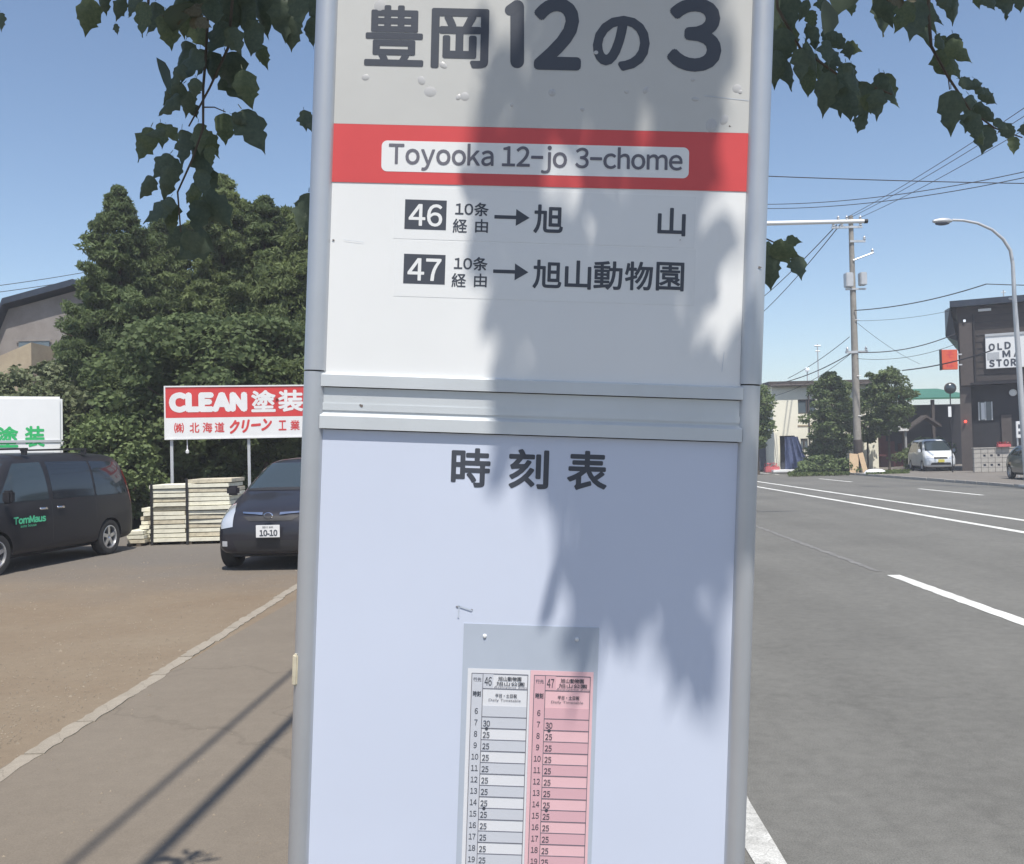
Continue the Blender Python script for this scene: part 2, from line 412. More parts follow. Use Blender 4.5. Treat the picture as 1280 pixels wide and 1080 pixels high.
rs = np.random.RandomState(8); gp = []
while len(gp) < 2200:
    Y_ = rs.uniform(690, 1085); X_p = rs.uniform(-20, 380); q = gnd(X_p, Y_)
    v_ = q.dot(rv); inlot = v_ < -3.1
    if inlot and rs.rand() < .8 or (not inlot and rs.rand() < .02): gp.append((q.x, q.y, .004))
gp = np.array(gp); n = len(gp); tt_ = np.array([(1, 0, -.3), (-.5, .87, -.3), (-.5, -.87, -.3), (0, 0, .6)])
szs = rs.uniform(.004, .010, n) * (1 + (rs.rand(n) < .03) * 1.2); an = rs.uniform(0, 6.28, n)
Vg = np.stack([gp[:, 0, None] + szs[:, None] * (tt_[None, :, 0] * np.cos(an)[:, None] - tt_[None, :, 1] * np.sin(an)[:, None]), gp[:, 1, None] + szs[:, None] * (tt_[None, :, 0] * np.sin(an)[:, None] + tt_[None, :, 1] * np.cos(an)[:, None]), gp[:, 2, None] + szs[:, None] * tt_[None, :, 2]], 2).reshape(-1, 3)
me = bpy.data.meshes.new('loose_gravel'); me.from_pydata(Vg.tolist(), [], [tuple(4 * i + k for k in f) for i in range(n) for f in ((0, 1, 3), (1, 2, 3), (2, 0, 3))])
me.materials.append(M['gravel']); g_ = link('loose_gravel', me, kind='stuff'); g_['label'] = 'loose pale gravel scattered over the brown lot'; g_['category'] = 'gravel'
# painted lines on the road
def ragged_stripe(v, wd, ua, ub, seed=0, step=.12, rag=.012):
    rr = random.Random(seed); n = max(2, int((ub - ua) / step)); vs = []; fs = []
    for i in range(n + 1):
        uu = ua + (ub - ua) * i / n
        vs += [(v - wd / 2 + rr.uniform(-rag, rag), uu, ZR + .004), (v + wd / 2 + rr.uniform(-rag, rag), uu, ZR + .004)]
        if i: a = 2 * i - 2; fs.append((a, a + 1, a + 3, a + 2))
    return vs, fs
def marking(name, segs, m=None, wd=.15, rag=.01):
    mb = MB()
    for k, (v, a, b_) in enumerate(segs):
        vs, fs = ragged_stripe(v, wd, a, b_, k, .15 if b_ - a < 30 else .5, rag); mb.add(vs, fs)
    o = mb.build(name, m or M['stripe'], None, kind='structure'); o.rotation_euler = (0, 0, RZ); return o
marking('edge_line', [(.845, -6, 60)], M['stripe_old'], wd=.12, rag=.016)
marking('lane_dash_line', [(4.36, 7.0, 12.2), (4.36, 21.3, 26.5), (4.36, 35, 40)], wd=.17)
marking('worn_lane_line', [(4.30, 12.6, 20.5)], M['worn'], wd=.10, rag=.03)
marking('centre_line', [(8.72, 4, 150)], wd=.19)
marking('second_centre_line', [(10.05, 4, 150)], wd=.19)
marking('far_dash_line', [(13.7, 15, 20), (13.7, 30.2, 35.4), (13.7, 43.2, 48.4), (13.7, 57, 62)], wd=.17)

# ------------------------------------------------------------------ bus stop sign
TH = R(1.9); S = .52 / 572; D = F * S
cc = at(645, 540, D)
sx_ = cright * math.cos(TH) - cup * math.sin(TH); sz_ = cright * math.sin(TH) + cup * math.cos(TH); sy_ = sz_.cross(sx_)
LZ = cc.z / sz_.z
sign = empty('bus_stop_sign')
sign.matrix_world = Matrix.Translation(cc - sz_ * LZ) @ Matrix((sx_, sy_, sz_)).transposed().to_4x4()
tag(sign, 'leaning aluminium bus stop sign with a red band over a pale blue timetable board', 'bus stop sign')
ct, st = math.cos(TH), math.sin(TH)
def SP(X, Y):
    dx, dy = X - 645, Y - 540
    return ((dx * ct + dy * st) * S, LZ - (-dx * st + dy * ct) * S)
def zl(X, Y): return SP(X, Y)[1]
def xl(X, Y): return SP(X, Y)[0]
XL, XR = xl(392, 500), xl(937, 500)          # post centres
# posts: lower sections and slightly wider upper sleeves
jl = zl(391, 463)
PR = .0128
for xc, jz in ((XL, jl), (XR, zl(938, 481))):
    MB().tube([(xc, .004, -.02), (xc, .004, jz - .0012)], PR * .97, 28).build('post', M['alu'], sign, smooth=True)
    MB().tube([(xc + .0005, .004, jz + .0004), (xc + .0005, .004, LZ + .78)], PR * 1.03, 28).build('post_sleeve', M['alu'], sign, smooth=True)
    MB().tube([(xc, .004, jz - .003), (xc, .004, jz + .003)], PR * .90, 24).build('joint_ring', M['dark'], sign, smooth=True)
    MB().lathe([(0, .012), (.006, .010), (PR * .9, .002), (PR * 1.03, 0)], 24, Matrix.Translation((xc, .004, LZ + .78)) @ Matrix.Rotation(R(90), 4, 'X')).build('post_cap', M['dark'], sign, smooth=True)
    MB().box(xc - .05, xc + .05, -.05, .06, -.02, .012).build('foot_plate', M['steel'], sign, bevel=.004)
x0, x1 = XL + PR * .75, XR - PR * .75
# upper panel: white sheet, grey name field, red band
z_r1t = (zl(402, 466) + zl(925, 483.5)) / 2
def rect(name, xa, xb, za, zb, y, th, m, parent=sign, bevel=0, rot=0.0):
    o = MB().box(xa, xb, y, y + th, za, zb).build(name, m, parent, bevel=bevel)
    return o
rect('upper_panel', x0, x1, z_r1t - .012, LZ + .74, .0, .003, M['panel'])
zr_b = (zl(413, 228) + zl(935, 239)) / 2; zr_t = (zl(415, 155) + zl(937, 166)) / 2
tb = R(.55)                                   # the printed films sit half a degree off the frame
def tilted(name, xa, xb, za, zb, y, th, m, trim=True):
    k = math.tan(tb); xm = 0.5 * (xa + xb)
    poly = [(xa, za + (xa - xm) * k), (xb, za + (xb - xm) * k), (xb, zb + (xb - xm) * k), (xa, zb + (xa - xm) * k)]
    return MB().prism(poly, y, y + th).build(name, m, sign)
tilted('name_field', x0 + .0005, x1 - .0005, zr_t, LZ + .70, -.0006, .0006, M['panel_grey'])
tilted('red_band', x0 + .0005, x1 - .0005, zr_b, zr_t - .0002, -.0007, .0007, M['red'])
def rrect(wd, ht, r, n=6):
    pts = []
    for cx, cz, a0 in ((wd / 2 - r, ht / 2 - r, 0), (-wd / 2 + r, ht / 2 - r, 90), (-wd / 2 + r, -ht / 2 + r, 180), (wd / 2 - r, -ht / 2 + r, 270)):
        for i in range(n + 1):
            a = R(a0 + 90 * i / n); pts.append((cx + r * math.cos(a), cz + r * math.sin(a)))
    return pts
def rotp(pts, c, a=tb): return [(c[0] + x * math.cos(a) - z * math.sin(a), c[1] + x * math.sin(a) + z * math.cos(a)) for x, z in pts]
cpl = SP(669, 199.5)
MB().prism(rotp(rrect(384 * S, 38.5 * S, 7 * S), cpl), -.0009, -.0002).build('name_plaque', M['panel'], sign)
X_, Z_ = (1, 0, 0), (0, 0, 1)
def ST(s, xa, xb, ya, yb, m, y=-.0005, bold=.02, rot=0.0, parent=sign, space=1.0, name='lettering', word=False):
    x, z = SP((xa + xb) / 2, (ya + yb) / 2)
    return text(s, parent, (x, y, z), X_, Z_, (xb - xa) * S, (yb - ya) * S, m, bold, name, rot, 0, space, word)
for s_, a, b_, c_, d_ in (('豊', 456, 530, 7, 83), ('岡', 539, 611, 11, 86), ('２', 667, 727, -2, 88), ('の', 741, 812, 20, 89), ('３', 834, 902, -2, 90)):
    ST(s_, a, b_, c_, d_, M['ink'], y=-.0009, bold={'豊': .022, '岡': .028, 'の': .04}.get(s_, .045), rot=tb)
def capsule(X0_, Y0_, X1_, Y1_, r, y=-.0012):
    (a, b_), (c_, d_) = SP(X0_, Y0_), SP(X1_, Y1_); an = math.atan2(d_ - b_, c_ - a); r *= S; q = []
    for k in range(9): t_ = an + math.pi / 2 + math.pi * k / 8; q.append((a + r * math.cos(t_), b_ + r * math.sin(t_)))
    for k in range(9): t_ = an - math.pi / 2 + math.pi * k / 8; q.append((c_ + r * math.cos(t_), d_ + r * math.sin(t_)))
    return q
MB().prism(capsule(646.5, 9, 646.5, 77, 8.6), -.0009, -.00062).prism(capsule(637.5, 13, 646, 7, 6.5), -.00095, -.00062).build('lettering', M['ink'], sign)
ST('Toyooka 12−jo 3−chome', 486, 853, 182, 217, M['ink_soft'], y=-.0013, bold=.016, rot=tb, word=True)
# routes
for i, (num, dy) in enumerate((('46', 0), ('47', 68))):
    ox = -1.5 * i
    cx_, cz_ = SP(532 + ox, 268.5 + dy)
    MB().prism([(cx_ + a, cz_ + b_) for a, b_ in ((-26 * S, -18.5 * S), (26 * S, -18.5 * S), (26 * S, 18.5 * S), (-26 * S, 18.5 * S))], -.0004, -.00021).build('route_number_box', M['ink'], sign)
    ST(num, 511 + ox, 553 + ox, 255 + dy, 283 + dy, M['panel'], bold=.02, word=True)
    ST('10条', 569 + ox, 611 + ox, 253 + dy, 270 + dy, M['ink'], bold=.02, word=True)
    ST('経', 566 + ox, 584 + ox, 273.5 + dy, 291 + dy, M['ink'], bold=.014)
    ST('由', 594 + ox, 610 + ox, 274 + dy, 291 + dy, M['ink'], bold=.014)
    ax, az = SP(618 + ox, 271 + dy)
    arrow = [(0, -2.2), (27, -2.2), (27, -10.5), (44, 0), (27, 10.5), (27, 2.2), (0, 2.2)]
    MB().prism([(ax + a * S, az + b_ * S) for a, b_ in arrow], -.0005, -.00021).build('arrow', M['ink'], sign)
ST('旭', 667, 704, 256, 292, M['ink'], bold=.022); ST('山', 822, 857, 260, 295, M['ink'], bold=.022)
for s_, a, b_ in (('旭', 666, 702), ('山', 706, 739), ('動', 742, 778), ('物', 781, 816), ('園', 820, 855)):
    o_ = (a - 666) * .031
    ST(s_, a, b_, 325 + o_ * .6, 361 + o_ * .6, M['ink'], bold=.02)
for ya, yb in ((238, 302), (304, 374)):
    xa_, za_ = SP(492, yb - 4); xb_, zb_ = SP(870, ya + 8)
    rect('film_strip', xa_, xb_, min(za_, zb_), max(za_, zb_), -.0002, .0002, M['film'])
random.seed(11)
mb = MB()
for X, Y, r in ((457, 97, 5), (527, 101, 6), (538, 115, 8), (573, 122, 4), (581, 121, 6), (640, 131, 3), (475, 8, 8), (554, 82, 6), (690, 116, 5), (783, 115, 3), (807, 113, 5), (869, 124, 5), (905, 150, 7), (889, 157, 9), (921, 111, 6), (728, 137, 3), (745, 66, 4), (866, 100, 3), (925, 115, 3)):
    cx_, cz_ = SP(X, Y); r *= S
    mb.lathe([(0, -.0006), (r * .45, -.00055), (r * .8, -.0003), (r, 0)], 12, Matrix.Translation((cx_, -.0006, cz_)) @ Matrix.Rotation(random.uniform(0, 3), 4, 'Y') @ Matrix.Scale(random.uniform(.6, 1), 4, (1, 0, 0)))
mb.build('film_bubbles', M['bubble'], sign, smooth=True, kind='stuff')
# rails between the two boards (chamfered aluminium sections)
def rail(name, zt, zb, dep, cham=.0018):
    pts = [(.003, zt), (-dep + cham * 1.5, zt), (-dep, zt - cham), (-dep, zb), (.003, zb)]    # y,z
    vs = [(x, y, z) for x in (x0 - .001, x1 + .001) for y, z in pts]; n = 5
    return MB().add(vs, [tuple(range(n)), tuple(range(n, 2 * n))[::-1]] + [(i, (i + 1) % n, (i + 1) % n + n, i + n) for i in range(n)]).build(name, M['alu_rail'], sign)
zz = lambda y: zl(403, y)
rail('top_rail', z_r1t, z_r1t - 16.5 * S, .0052)
rect('middle_plate', x0, x1, z_r1t - 50 * S, z_r1t - 17.6 * S, -.0006, .003, M['alu_rail'])
rect('plate_lip', x0, x1, z_r1t - 46 * S, z_r1t - 37.5 * S, -.0018, .002, M['alu_rail'])
rail('bottom_rail', z_r1t - 49 * S, z_r1t - 69 * S, .0062, .004)
zlow = z_r1t - 69.6 * S
rect('recess', x0, x1, zlow - .002, z_r1t + .001, .0028, .004, M['dark'])
rect('lower_panel', x0, x1, LZ - .62, zlow - .0006, .0, .003, M['panel_blue'])
rail('foot_rail', LZ - .60, LZ - .62, .0055)
rect('head_rail', x0 - .001, x1 + .001, LZ + .73, LZ + .76, -.006, .012, M['alu_rail'], bevel=.002)
for s_, a, b_, c_, d_ in (('時', 564, 613, 560, 609), ('刻', 636, 686, 561.5, 611), ('表', 709, 759, 563.5, 613)):
    ST(s_, a, b_, c_, d_, M['ink'], y=-.0003, bold=.026)
# timetable sleeve with two sheets
ax, az = SP(581, 779); bx, bz = SP(749, 779)
def tt(xa, xb, ya, yb, m, name, y0_, y1_, parent, ox=0):
    """box on the board from photo pixels; the sleeve hangs half a degree off plumb"""
    (a, b_), (c_, d_) = SP(xa, ya), SP(xa, yb)
    q = tb * .3
    def f(X, Y):
        x, z = SP(X, ya); x2, z2 = SP(xa, Y); return (x + (x2 - c_) * 0, z2)
    wd = (xb - xa) * S; ht = (yb - ya) * S
    x, z = SP(xa, ya)
    return MB().box(x, x + wd, y0_, y1_, z - ht, z).build(name, m, parent)
SLV = tt(580, 749, 779, 1250, M['sleeve'], 'plastic_sleeve', -.0006, -.0001, sign)
SW = tt(585, 663, 835, 1240, M['paper'], 'white_timetable', -.0008, -.0003, sign)
SPK = tt(663.3, 742, 837.5, 1240, M['pink'], 'pink_timetable', -.0008, -.0003, sign)
SQ = MB()
for X, Y in ((606, 795), (721, 799)):
    cx_, cz_ = SP(X, Y); SQ.lathe([(0, -.0026), (.0016, -.0022), (.0025, -.0006)], 12, Matrix.Translation((cx_, 0, cz_)))
SQ.build('sleeve_pins', M['glow'] if False else M['white'], sign, smooth=True)
for px0, sheet_o, dim, paper, num in ((590, SW, M['paper_dim'], M['paper'], '46'), (668, SPK, M['pink_dim'], M['pink'], '47')):
    X0 = px0; dyy = 0 if px0 == 590 else 2.6
    def P(X, Y): return SP(X + 0, Y + dyy)
    # local sheet coordinates: pixel offsets from the sheet's top corner, in the sign frame
    oxy = SP(px0, 841 + dyy)
    def B(name, a, b_, c_, d_, m, y=-.0011):
        return MB().box(oxy[0] + a * S, oxy[0] + b_ * S, y, -.0007, oxy[1] - d_ * S, oxy[1] - c_ * S).build(name, m, sheet_o)
    B('hour_column', 0, 14, 0, 385, dim)
    B('number_cell', 14, 27, 0, 18.5, dim, y=-.0012)
    ln = MB()
    def hl(z, a=0, b_=70, t=.35): ln.box(oxy[0] + a * S, oxy[0] + b_ * S, -.00125, -.0008, oxy[1] - (z + t) * S, oxy[1] - (z - t) * S)
    def vl(x, a, b_, t=.4): ln.box(oxy[0] + (x - t) * S, oxy[0] + (x + t) * S, -.00125, -.0008, oxy[1] - b_ * S, oxy[1] - a * S)
    hl(0); hl(18.5, 14); vl(0, 0, 385); vl(14, 0, 385); vl(70, 0, 385)
    band = MB()
    for k in range(25):
        zt = 54 + 14.25 * k
        hl(zt - 1.5 * 0, 14 if k % 1 == 0 else 0, 70)
        if k % 2 == 1 or k == 0:
            band.box(oxy[0] + 14.3 * S, oxy[0] + 69.7 * S, -.0010, -.0007, oxy[1] - (zt - .5) * S, oxy[1] - (zt - 14) * S) if k else band.box(oxy[0] + 14.3 * S, oxy[0] + 69.7 * S, -.0010, -.0007, oxy[1] - 53.5 * S, oxy[1] - 40 * S)
    ln.build('table_lines', M['ink_soft'], sheet_o, kind='stuff')
    band.build('row_shading', M['paper_dim'] if px0 == 590 else M['pink_dim'], sheet_o, kind='stuff')
    def T(s, a, b_, c_, d_, bold=.01, m=None):
        return text(s, sheet_o, (oxy[0] + (a + b_) / 2 * S, -.0014, oxy[1] - (c_ + d_) / 2 * S), X_, Z_, (b_ - a) * S, (d_ - c_) * S, m or M['ink'], min(bold, .02), word=s[0].isdigit())
    T(num, 16, 25, 4, 15, .01); T('行先', 2, 12, 5, 10, .01, M['ink_soft']); T('時刻', 2, 12, 22, 29, .02)
    T('旭山動物園', 33, 62, 3, 8.5, .03); T('旭山公園', 31, 66, 9.5, 14.5, .02); T('Asahiyama Zoo', 28, 69, 15, 18, .0, M['ink_soft'])
    T('平日・土日祝', 30, 57, 24.5, 29.5, .03); T('Daily Timetable', 22, 62, 31, 35, 0, M['ink_soft'])
    for k, hr in enumerate(range(6, 23)):
        zc = 47 + 14.25 * k
        wq = 4 if hr < 10 else 8.5
        T(str(hr), 7 - wq / 2, 7 + wq / 2, zc - 3.6, zc + 3.6, .01)
        if 7 <= hr <= 20: T('30' if hr == 7 else '25', 16, 24.5, zc - 2.8, zc + 4.6, .012)
        if hr in (8, 15): T('●', 18.5, 22.5, zc - 9, zc - 5, 0)
mb = MB(); random.seed(77)
for X, Y, r in ((947, 336, 1.6), (572, 758, 1.2), (590, 762, 1.0), (417, 300, .9), (452, 507, 2.0), (932, 402, 1.0), (905, 152, 1.3), (912, 158, .9), (418, 520, .9), (850, 300, .5)):
    cx_, cz_ = SP(X, Y); on_post = X > 940; pol = []
    for k in range(9): a = 6.283 * k / 9; q = r * S * random.uniform(.5, 1.3); pol.append((cx_ + q * 1.5 * math.cos(a), cz_ + q * math.sin(a)))
    y_ = -.0095 if on_post else (-.0022 if 484 < Y < 516 else -.0009)
    mb.prism(pol, y_, y_ + .0006)
mb.build('dirt_specks', M['grime'], sign, kind='stuff')
mb = MB()
for xa, ya, xb, yb, wd in ((572, 757, 590, 763, 1.0), (574, 757, 573, 772, .9), (700, 20, 702, 90, .2), (880, 120, 936, 126, .35), (430, 300, 455, 303, .2), (905, 440, 902, 465, .25)):
    (a, b_), (c_, d_) = SP(xa, ya), SP(xb, yb); n_v = Vector((-(d_ - b_), 0, c_ - a)).normalized() * wd * S
    mb.add([(a + n_v.x, -.00092, b_ + n_v.z), (a - n_v.x, -.00092, b_ - n_v.z), (c_ - n_v.x, -.00092, d_ - n_v.z), (c_ + n_v.x, -.00092, d_ + n_v.z)], [(0, 1, 2, 3)])
mb.build('scuff_marks', M['scuff'], sign, kind='stuff')
# a small clip on the left post
cx_, cz_ = SP(372, 838)
MB().box(cx_ - .0045, cx_ + .002, -.0085, .004, cz_ - .016, cz_ + .020).build('post_clip', M['plank2'], sign, bevel=.002)

# ------------------------------------------------------------------ overhanging street tree
def leaf_mesh(seed, lobed):
    rr = random.Random(seed)
    if lobed: prof = [(0, .03), (.03, .24), (.10, .36), (.20, .40), (.30, .50), (.40, .60 if lobed > 1 else .52), (.47, .40), (.55, .36), (.63, .34), (.70, .24), (.80, .13), (.90, .05), (1, .0)]
    else: prof = [(0, .03), (.02, .20), (.08, .34), (.17, .42), (.28, .46), (.40, .45), (.50, .41), (.58, .37), (.62, .37), (.72, .24), (.80, .15), (.90, .06), (1, 0)]
    vs = []; bend = rr.uniform(-.25, .40); fold = rr.uniform(.05, .6); wav = rr.uniform(.02, .07)
    for i, (t_, h_) in enumerate(prof):
        cy = bend * (t_ ** 2)
        hl_, hr_ = h_ * rr.uniform(.52, .78), h_ * rr.uniform(.52, .78)
        vs += [(-hl_, cy + fold * hl_ + rr.uniform(-wav, wav), -t_), (0, cy, -t_), (hr_, cy + fold * hr_ + rr.uniform(-wav, wav), -t_)]
    fs = []
    for i in range(len(prof) - 1):
        a = 3 * i; fs += [(a, a + 1, a + 4, a + 3), (a + 1, a + 2, a + 5, a + 4)]
    n = len(vs)                                   # stalk
    vs += [(-.012, 0, .02), (.012, 0, .02), (.008, .03, .15), (-.008, .03, .15)]; fs.append((n, n + 1, n + 2, n + 3))
    me = bpy.data.meshes.new('leaf'); me.from_pydata(vs, [], fs); me.materials.append(M['leaf'])
    me.polygons.foreach_set('use_smooth', [True] * len(fs)); return me
LV = [leaf_mesh(i, (0, 0, 1, 2, 0, 1)[i % 6]) for i in range(12)]
LV2 = []
for m_ in LV: q = m_.copy(); q.materials.clear(); q.materials.append(M['leaf_b']); LV2.append(q)
tree = empty('street_tree', (.75, -2.3, 0))
tag(tree, 'street tree with dark leafy twigs hanging on both sides of the bus stop sign', 'tree')
TO = Vector((.75, -2.3, 0))
rng = random.Random(7)
leaves = []   # (X, Y, size px, dir deg, depth, pale)
def LF(X, Y, L_, dr=0, dep=None): leaves.append((X, Y, L_, dr, dep or rng.uniform(1.7, 1.95)))
for a in ((110, 22, 44, 0), (131, 6, 28, 20), (152, 14, 34, -25), (147, 36, 13, 10), (176, 28, 42, 10), (193, 26, 42, 0), (210, 38, 44, 20), (168, 5, 36, -10), (222, 20, 45, -10), (240, 12, 48, 5), (262, 15, 50, 10), (285, 18, 52, -15), (305, 25, 55, 12), (322, 12, 50, 0), (248, 38, 46, 15), (272, 50, 48, -8), (296, 55, 50, 20), (318, 50, 44, 5), (228, 72, 44, -20), (236, 85, 46, -30), (252, 82, 44, 0), (268, 88, 44, 10), (288, 92, 56, 15), (300, 105, 62, 18), (310, 110, 55, 12), (222, 95, 38, -30), (246, 112, 30, 0), (206, 128, 44, -50), (216, 120, 34, -60), (233, 132, 38, -10), (240, 140, 26, 10), (282, 160, 46, 0), (297, 148, 26, 60), (316, 163, 56, 35), (178, 178, 42, -30), (192, 168, 26, -70), (205, 172, 38, 0), (216, 165, 24, 20), (250, 176, 46, 10), (262, 180, 38, 25), (231, 186, 44, -5), (240, 192, 38, 0), (199, 210, 42, -45), (183, 236, 38, -50), (208, 226, 38, -20), (220, 214, 36, 0), (255, 205, 42, 10), (264, 196, 30, 20), (255, 230, 42, 0), (262, 228, 34, 10), (236, 240, 28, -20), (196, 268, 40, -40), (213, 274, 46, 0), (205, 262, 30, -20), (243, 250, 34, 0), (248, 272, 46, -5), (274, 264, 62, 28), (236, 306, 60, -60), (246, 308, 56, 70), (222, 300, 36, -50), (338, 12, 48, 0), (352, 25, 50, 5), (361, 38, 46, 0), (375, 15, 50, 10), (388, 40, 48, 5), (400, 20, 50, 0), (384, 153, 34, 0), (395, 160, 30, 20), (379, 268, 40, -20), (388, 262, 46, 10), (384, 282, 34, 0), (325, 70, 34, 15), (2, 30, 24, 10)):
    LF(a[0] + rng.uniform(-3, 3), a[1] + rng.uniform(-3, 3), a[2] * rng.uniform(.82, 1.16), a[3] + rng.uniform(-14, 14))
for a in ((970, 88, 52, 0), (978, 60, 50, 10), (988, 96, 52, 0), (975, 25, 50, -5), (990, 15, 46, 5), (985, 45, 46, 15), (1002, 82, 46, 10), (1009, 11, 30, -10), (1012, 22, 22, 20), (1031, 8, 28, 5), (1061, 4, 30, 0), (1014, 40, 36, -20), (1022, 50, 30, 20), (1041, 46, 30, 60), (1050, 52, 30, 35), (1066, 58, 26, 75), (1063, 64, 20, 20), (1018, 68, 40, 25), (1046, 72, 40, 30), (1035, 65, 34, 0), (1012, 88, 36, 10), (1010, 104, 38, -5), (1028, 85, 40, 20), (1032, 118, 50, 0), (1040, 92, 40, 10), (1050, 122, 50, 5), (1058, 95, 42, 15), (1066, 104, 42, 20), (1062, 130, 44, 0), (1073, 130, 46, -10), (1080, 122, 40, 30), (1074, 152, 30, -15), (1098, 112, 38, 15), (1110, 112, 34, 20), (1096, 132, 36, 0), (1088, 130, 26, 20), (1118, 122, 30, 30), (1102, 18, 56, -8), (1112, 10, 50, 10), (1130, 22, 46, -15), (1140, 28, 52, -10), (1150, 32, 70, 4), (1158, 18, 50, 15), (1168, 20, 34, 25), (1182, 4, 32, 30), (1196, 8, 42, 10), (1190, 2, 30, 0), (1224, 3, 26, 0), (1240, 0, 22, 20), (1262, 6, 46, 8), (1254, 0, 30, 0), (1276, 3, 26, 10), (1184, 52, 34, 70), (1176, 56, 30, 30), (1201, 62, 38, 42), (1196, 56, 28, 10), (1186, 80, 38, 10), (1180, 76, 32, -15), (1192, 84, 30, 20), (1213, 104, 34, 60), (1224, 108, 30, 50), (1237, 119, 34, 68), (1188, 142, 64, -3), (1222, 136, 34, 25), (1232, 144, 40, 30), (1212, 156, 32, -25), (1220, 158, 30, 20), (1232, 176, 38, -5), (1228, 170, 30, 10), (1250, 158, 26, 50), (1258, 166, 28, 40), (1266, 180, 28, 0), (1278, 166, 22, 20), (968, 312, 44, 60), (984, 318, 36, 62), (998, 336, 34, 12), (966, 342, 46, -5), (990, 303, 22, 70), (982, 322, 30, 30)):
    LF(a[0] + rng.uniform(-3, 3), a[1] + rng.uniform(-3, 3), a[2] * rng.uniform(.82, 1.16), a[3] + rng.uniform(-14, 14))
cam_pts = []
for k, (X, Y, L_, dr, dep) in enumerate(leaves):
    p = at(X, Y, dep)
    Lm = L_ / F * dep
    a = R(dr); dn = (cright * math.sin(a) - cup * math.cos(a))         # tip direction
    base = p - dn * (Lm * .5)
    z = -dn; yv = (fwd + Vector((rng.uniform(-.55, .55), 0, rng.uniform(-.45, .45)))).normalized()
    xv = yv.cross(z).normalized(); yv = z.cross(xv)
    o = link('leaf', (LV if rng.random() < .7 else LV2)[rng.randrange(12)], tree)
    wd = rng.uniform(.85, 1.2)
    mm_ = Matrix.Translation(base - TO) @ Matrix((xv * Lm * wd, yv * Lm, z * Lm)).transposed().to_4x4()
    o.matrix_local = mm_
    cam_pts.append(p)
def tw(pts, dep=1.83, r=(.0035, .0015), name='twig'):
    P = [at(X, Y, dep) - TO for X, Y in pts]; n = len(P)
    MB().tube(P, [r[0] + (r[1] - r[0]) * i / (n - 1) for i in range(n)], 6).build(name, M['bark'], tree, smooth=True)
tw([(262, -120), (262, -30), (258, 60), (254, 110), (254, 160), (240, 200), (222, 240), (226, 290)])
tw([(300, -100), (285, 60), (262, 110), (236, 158)]); tw([(254, 134), (268, 134), (282, 140)], r=(.0015, .001))
tw([(190, -80), (185, 10), (176, 30)]); tw([(415, 90), (402, 130), (386, 150)], r=(.0015, .001)); tw([(415, 240), (400, 250), (384, 262)], r=(.0015, .001))
tw([(965, -80), (972, 10), (1000, 60), (1050, 95), (1090, 108), (1115, 118)]); tw([(1170, -90), (1160, 10), (1164, 58), (1185, 96), (1213, 138), (1243, 160), (1278, 172)], r=(.004, .0012))
tw([(1060, -90), (1110, 0), (1150, 15)]); tw([(925, 285), (950, 295), (972, 305), (1000, 325)], r=(.002, .001))
tw([(1185, 95), (1187, 112)], r=(.0012, .001))
# pale dead leaf clump top left and pale flower top right
for (X, Y, dep) in ((232, 14, 1.7), (245, 24, 1.68), (252, 12, 1.69), (238, 33, 1.7), (226, 24, 1.71), (1136, -2, 1.66), (1142, 3, 1.66), (1130, 2, 1.67)):
    o = link('dry_leaf', None, tree)
    bpy.data.objects.remove(o)
    me = LV[rng.randrange(12)].copy(); me.materials.clear(); me.materials.append(M['leaf_pale'])
    o = link('dry_leaf', me, tree); p = at(X, Y, dep)
    q = Matrix.Rotation(rng.uniform(0, 6.28), 4, 'Y') @ Matrix.Rotation(rng.uniform(-.4, .4), 4, 'X')
    o.matrix_local = Matrix.Translation(p - TO) @ q @ Matrix.Scale(.036, 4)
# crown above and behind the viewer, as one mass; it lies towards the sun from the twigs and the sign
LP = np.array([(0, 0, 0.02), (-.34, .08, -.10), (-.46, .1, -.30), (-.36, .08, -.58), (-.12, .05, -.82), (0, .08, -1.0), (.12, .05, -.82), (.36, .08, -.58), (.46, .1, -.30), (.34, .08, -.10)])
def scatter(name, pts, sizes, m, parent, origin, seed=0, shape=LP, down=.6, flat=0.0):
    rs = np.random.RandomState(seed); n = len(pts); k = len(shape)
    z = rs.normal(size=(n, 3)); z[:, 2] = np.abs(z[:, 2]) * (1 + down * 2) ; z /= np.linalg.norm(z, axis=1)[:, None]
    y = rs.normal(size=(n, 3)); y -= (y * z).sum(1)[:, None] * z; y /= np.linalg.norm(y, axis=1)[:, None]
    x = np.cross(y, z)
    V = (pts - np.array(origin))[:, None, :] + sizes[:, None, None] * (shape[None, :, 0, None] * x[:, None] + shape[None, :, 1, None] * y[:, None] + shape[None, :, 2, None] * z[:, None])
    me = bpy.data.meshes.new(name); me.vertices.add(n * k); me.vertices.foreach_set('co', V.reshape(-1).astype(np.float32))
    me.loops.add(n * k); me.loops.foreach_set('vertex_index', np.arange(n * k, dtype=np.int32))
    me.polygons.add(n); me.polygons.foreach_set('loop_start', np.arange(0, n * k, k, dtype=np.int32))
    me.update(calc_edges=True); me.materials.append(m)
    return link(name, me, parent, kind='stuff')
pts = []
for p in cam_pts:                     # unseen leaves added towards the sun to shade the hanging ones
    for j in range(7):
        t_ = rng.uniform(.35, 2.6); q = p + sun_dir * t_ + Vector((rng.gauss(0, .035), rng.gauss(0, .03), rng.gauss(0, .03)))
        pts.append(q)
def inpoly(X, Y, poly):
    c = False; n = len(poly)
    for i in range(n):
        (xa, ya), (xb, yb) = poly[i], poly[i - 1]
        if (ya > Y) != (yb > Y) and X < (xb - xa) * (Y - ya) / (yb - ya) + xa: c = not c
    return c
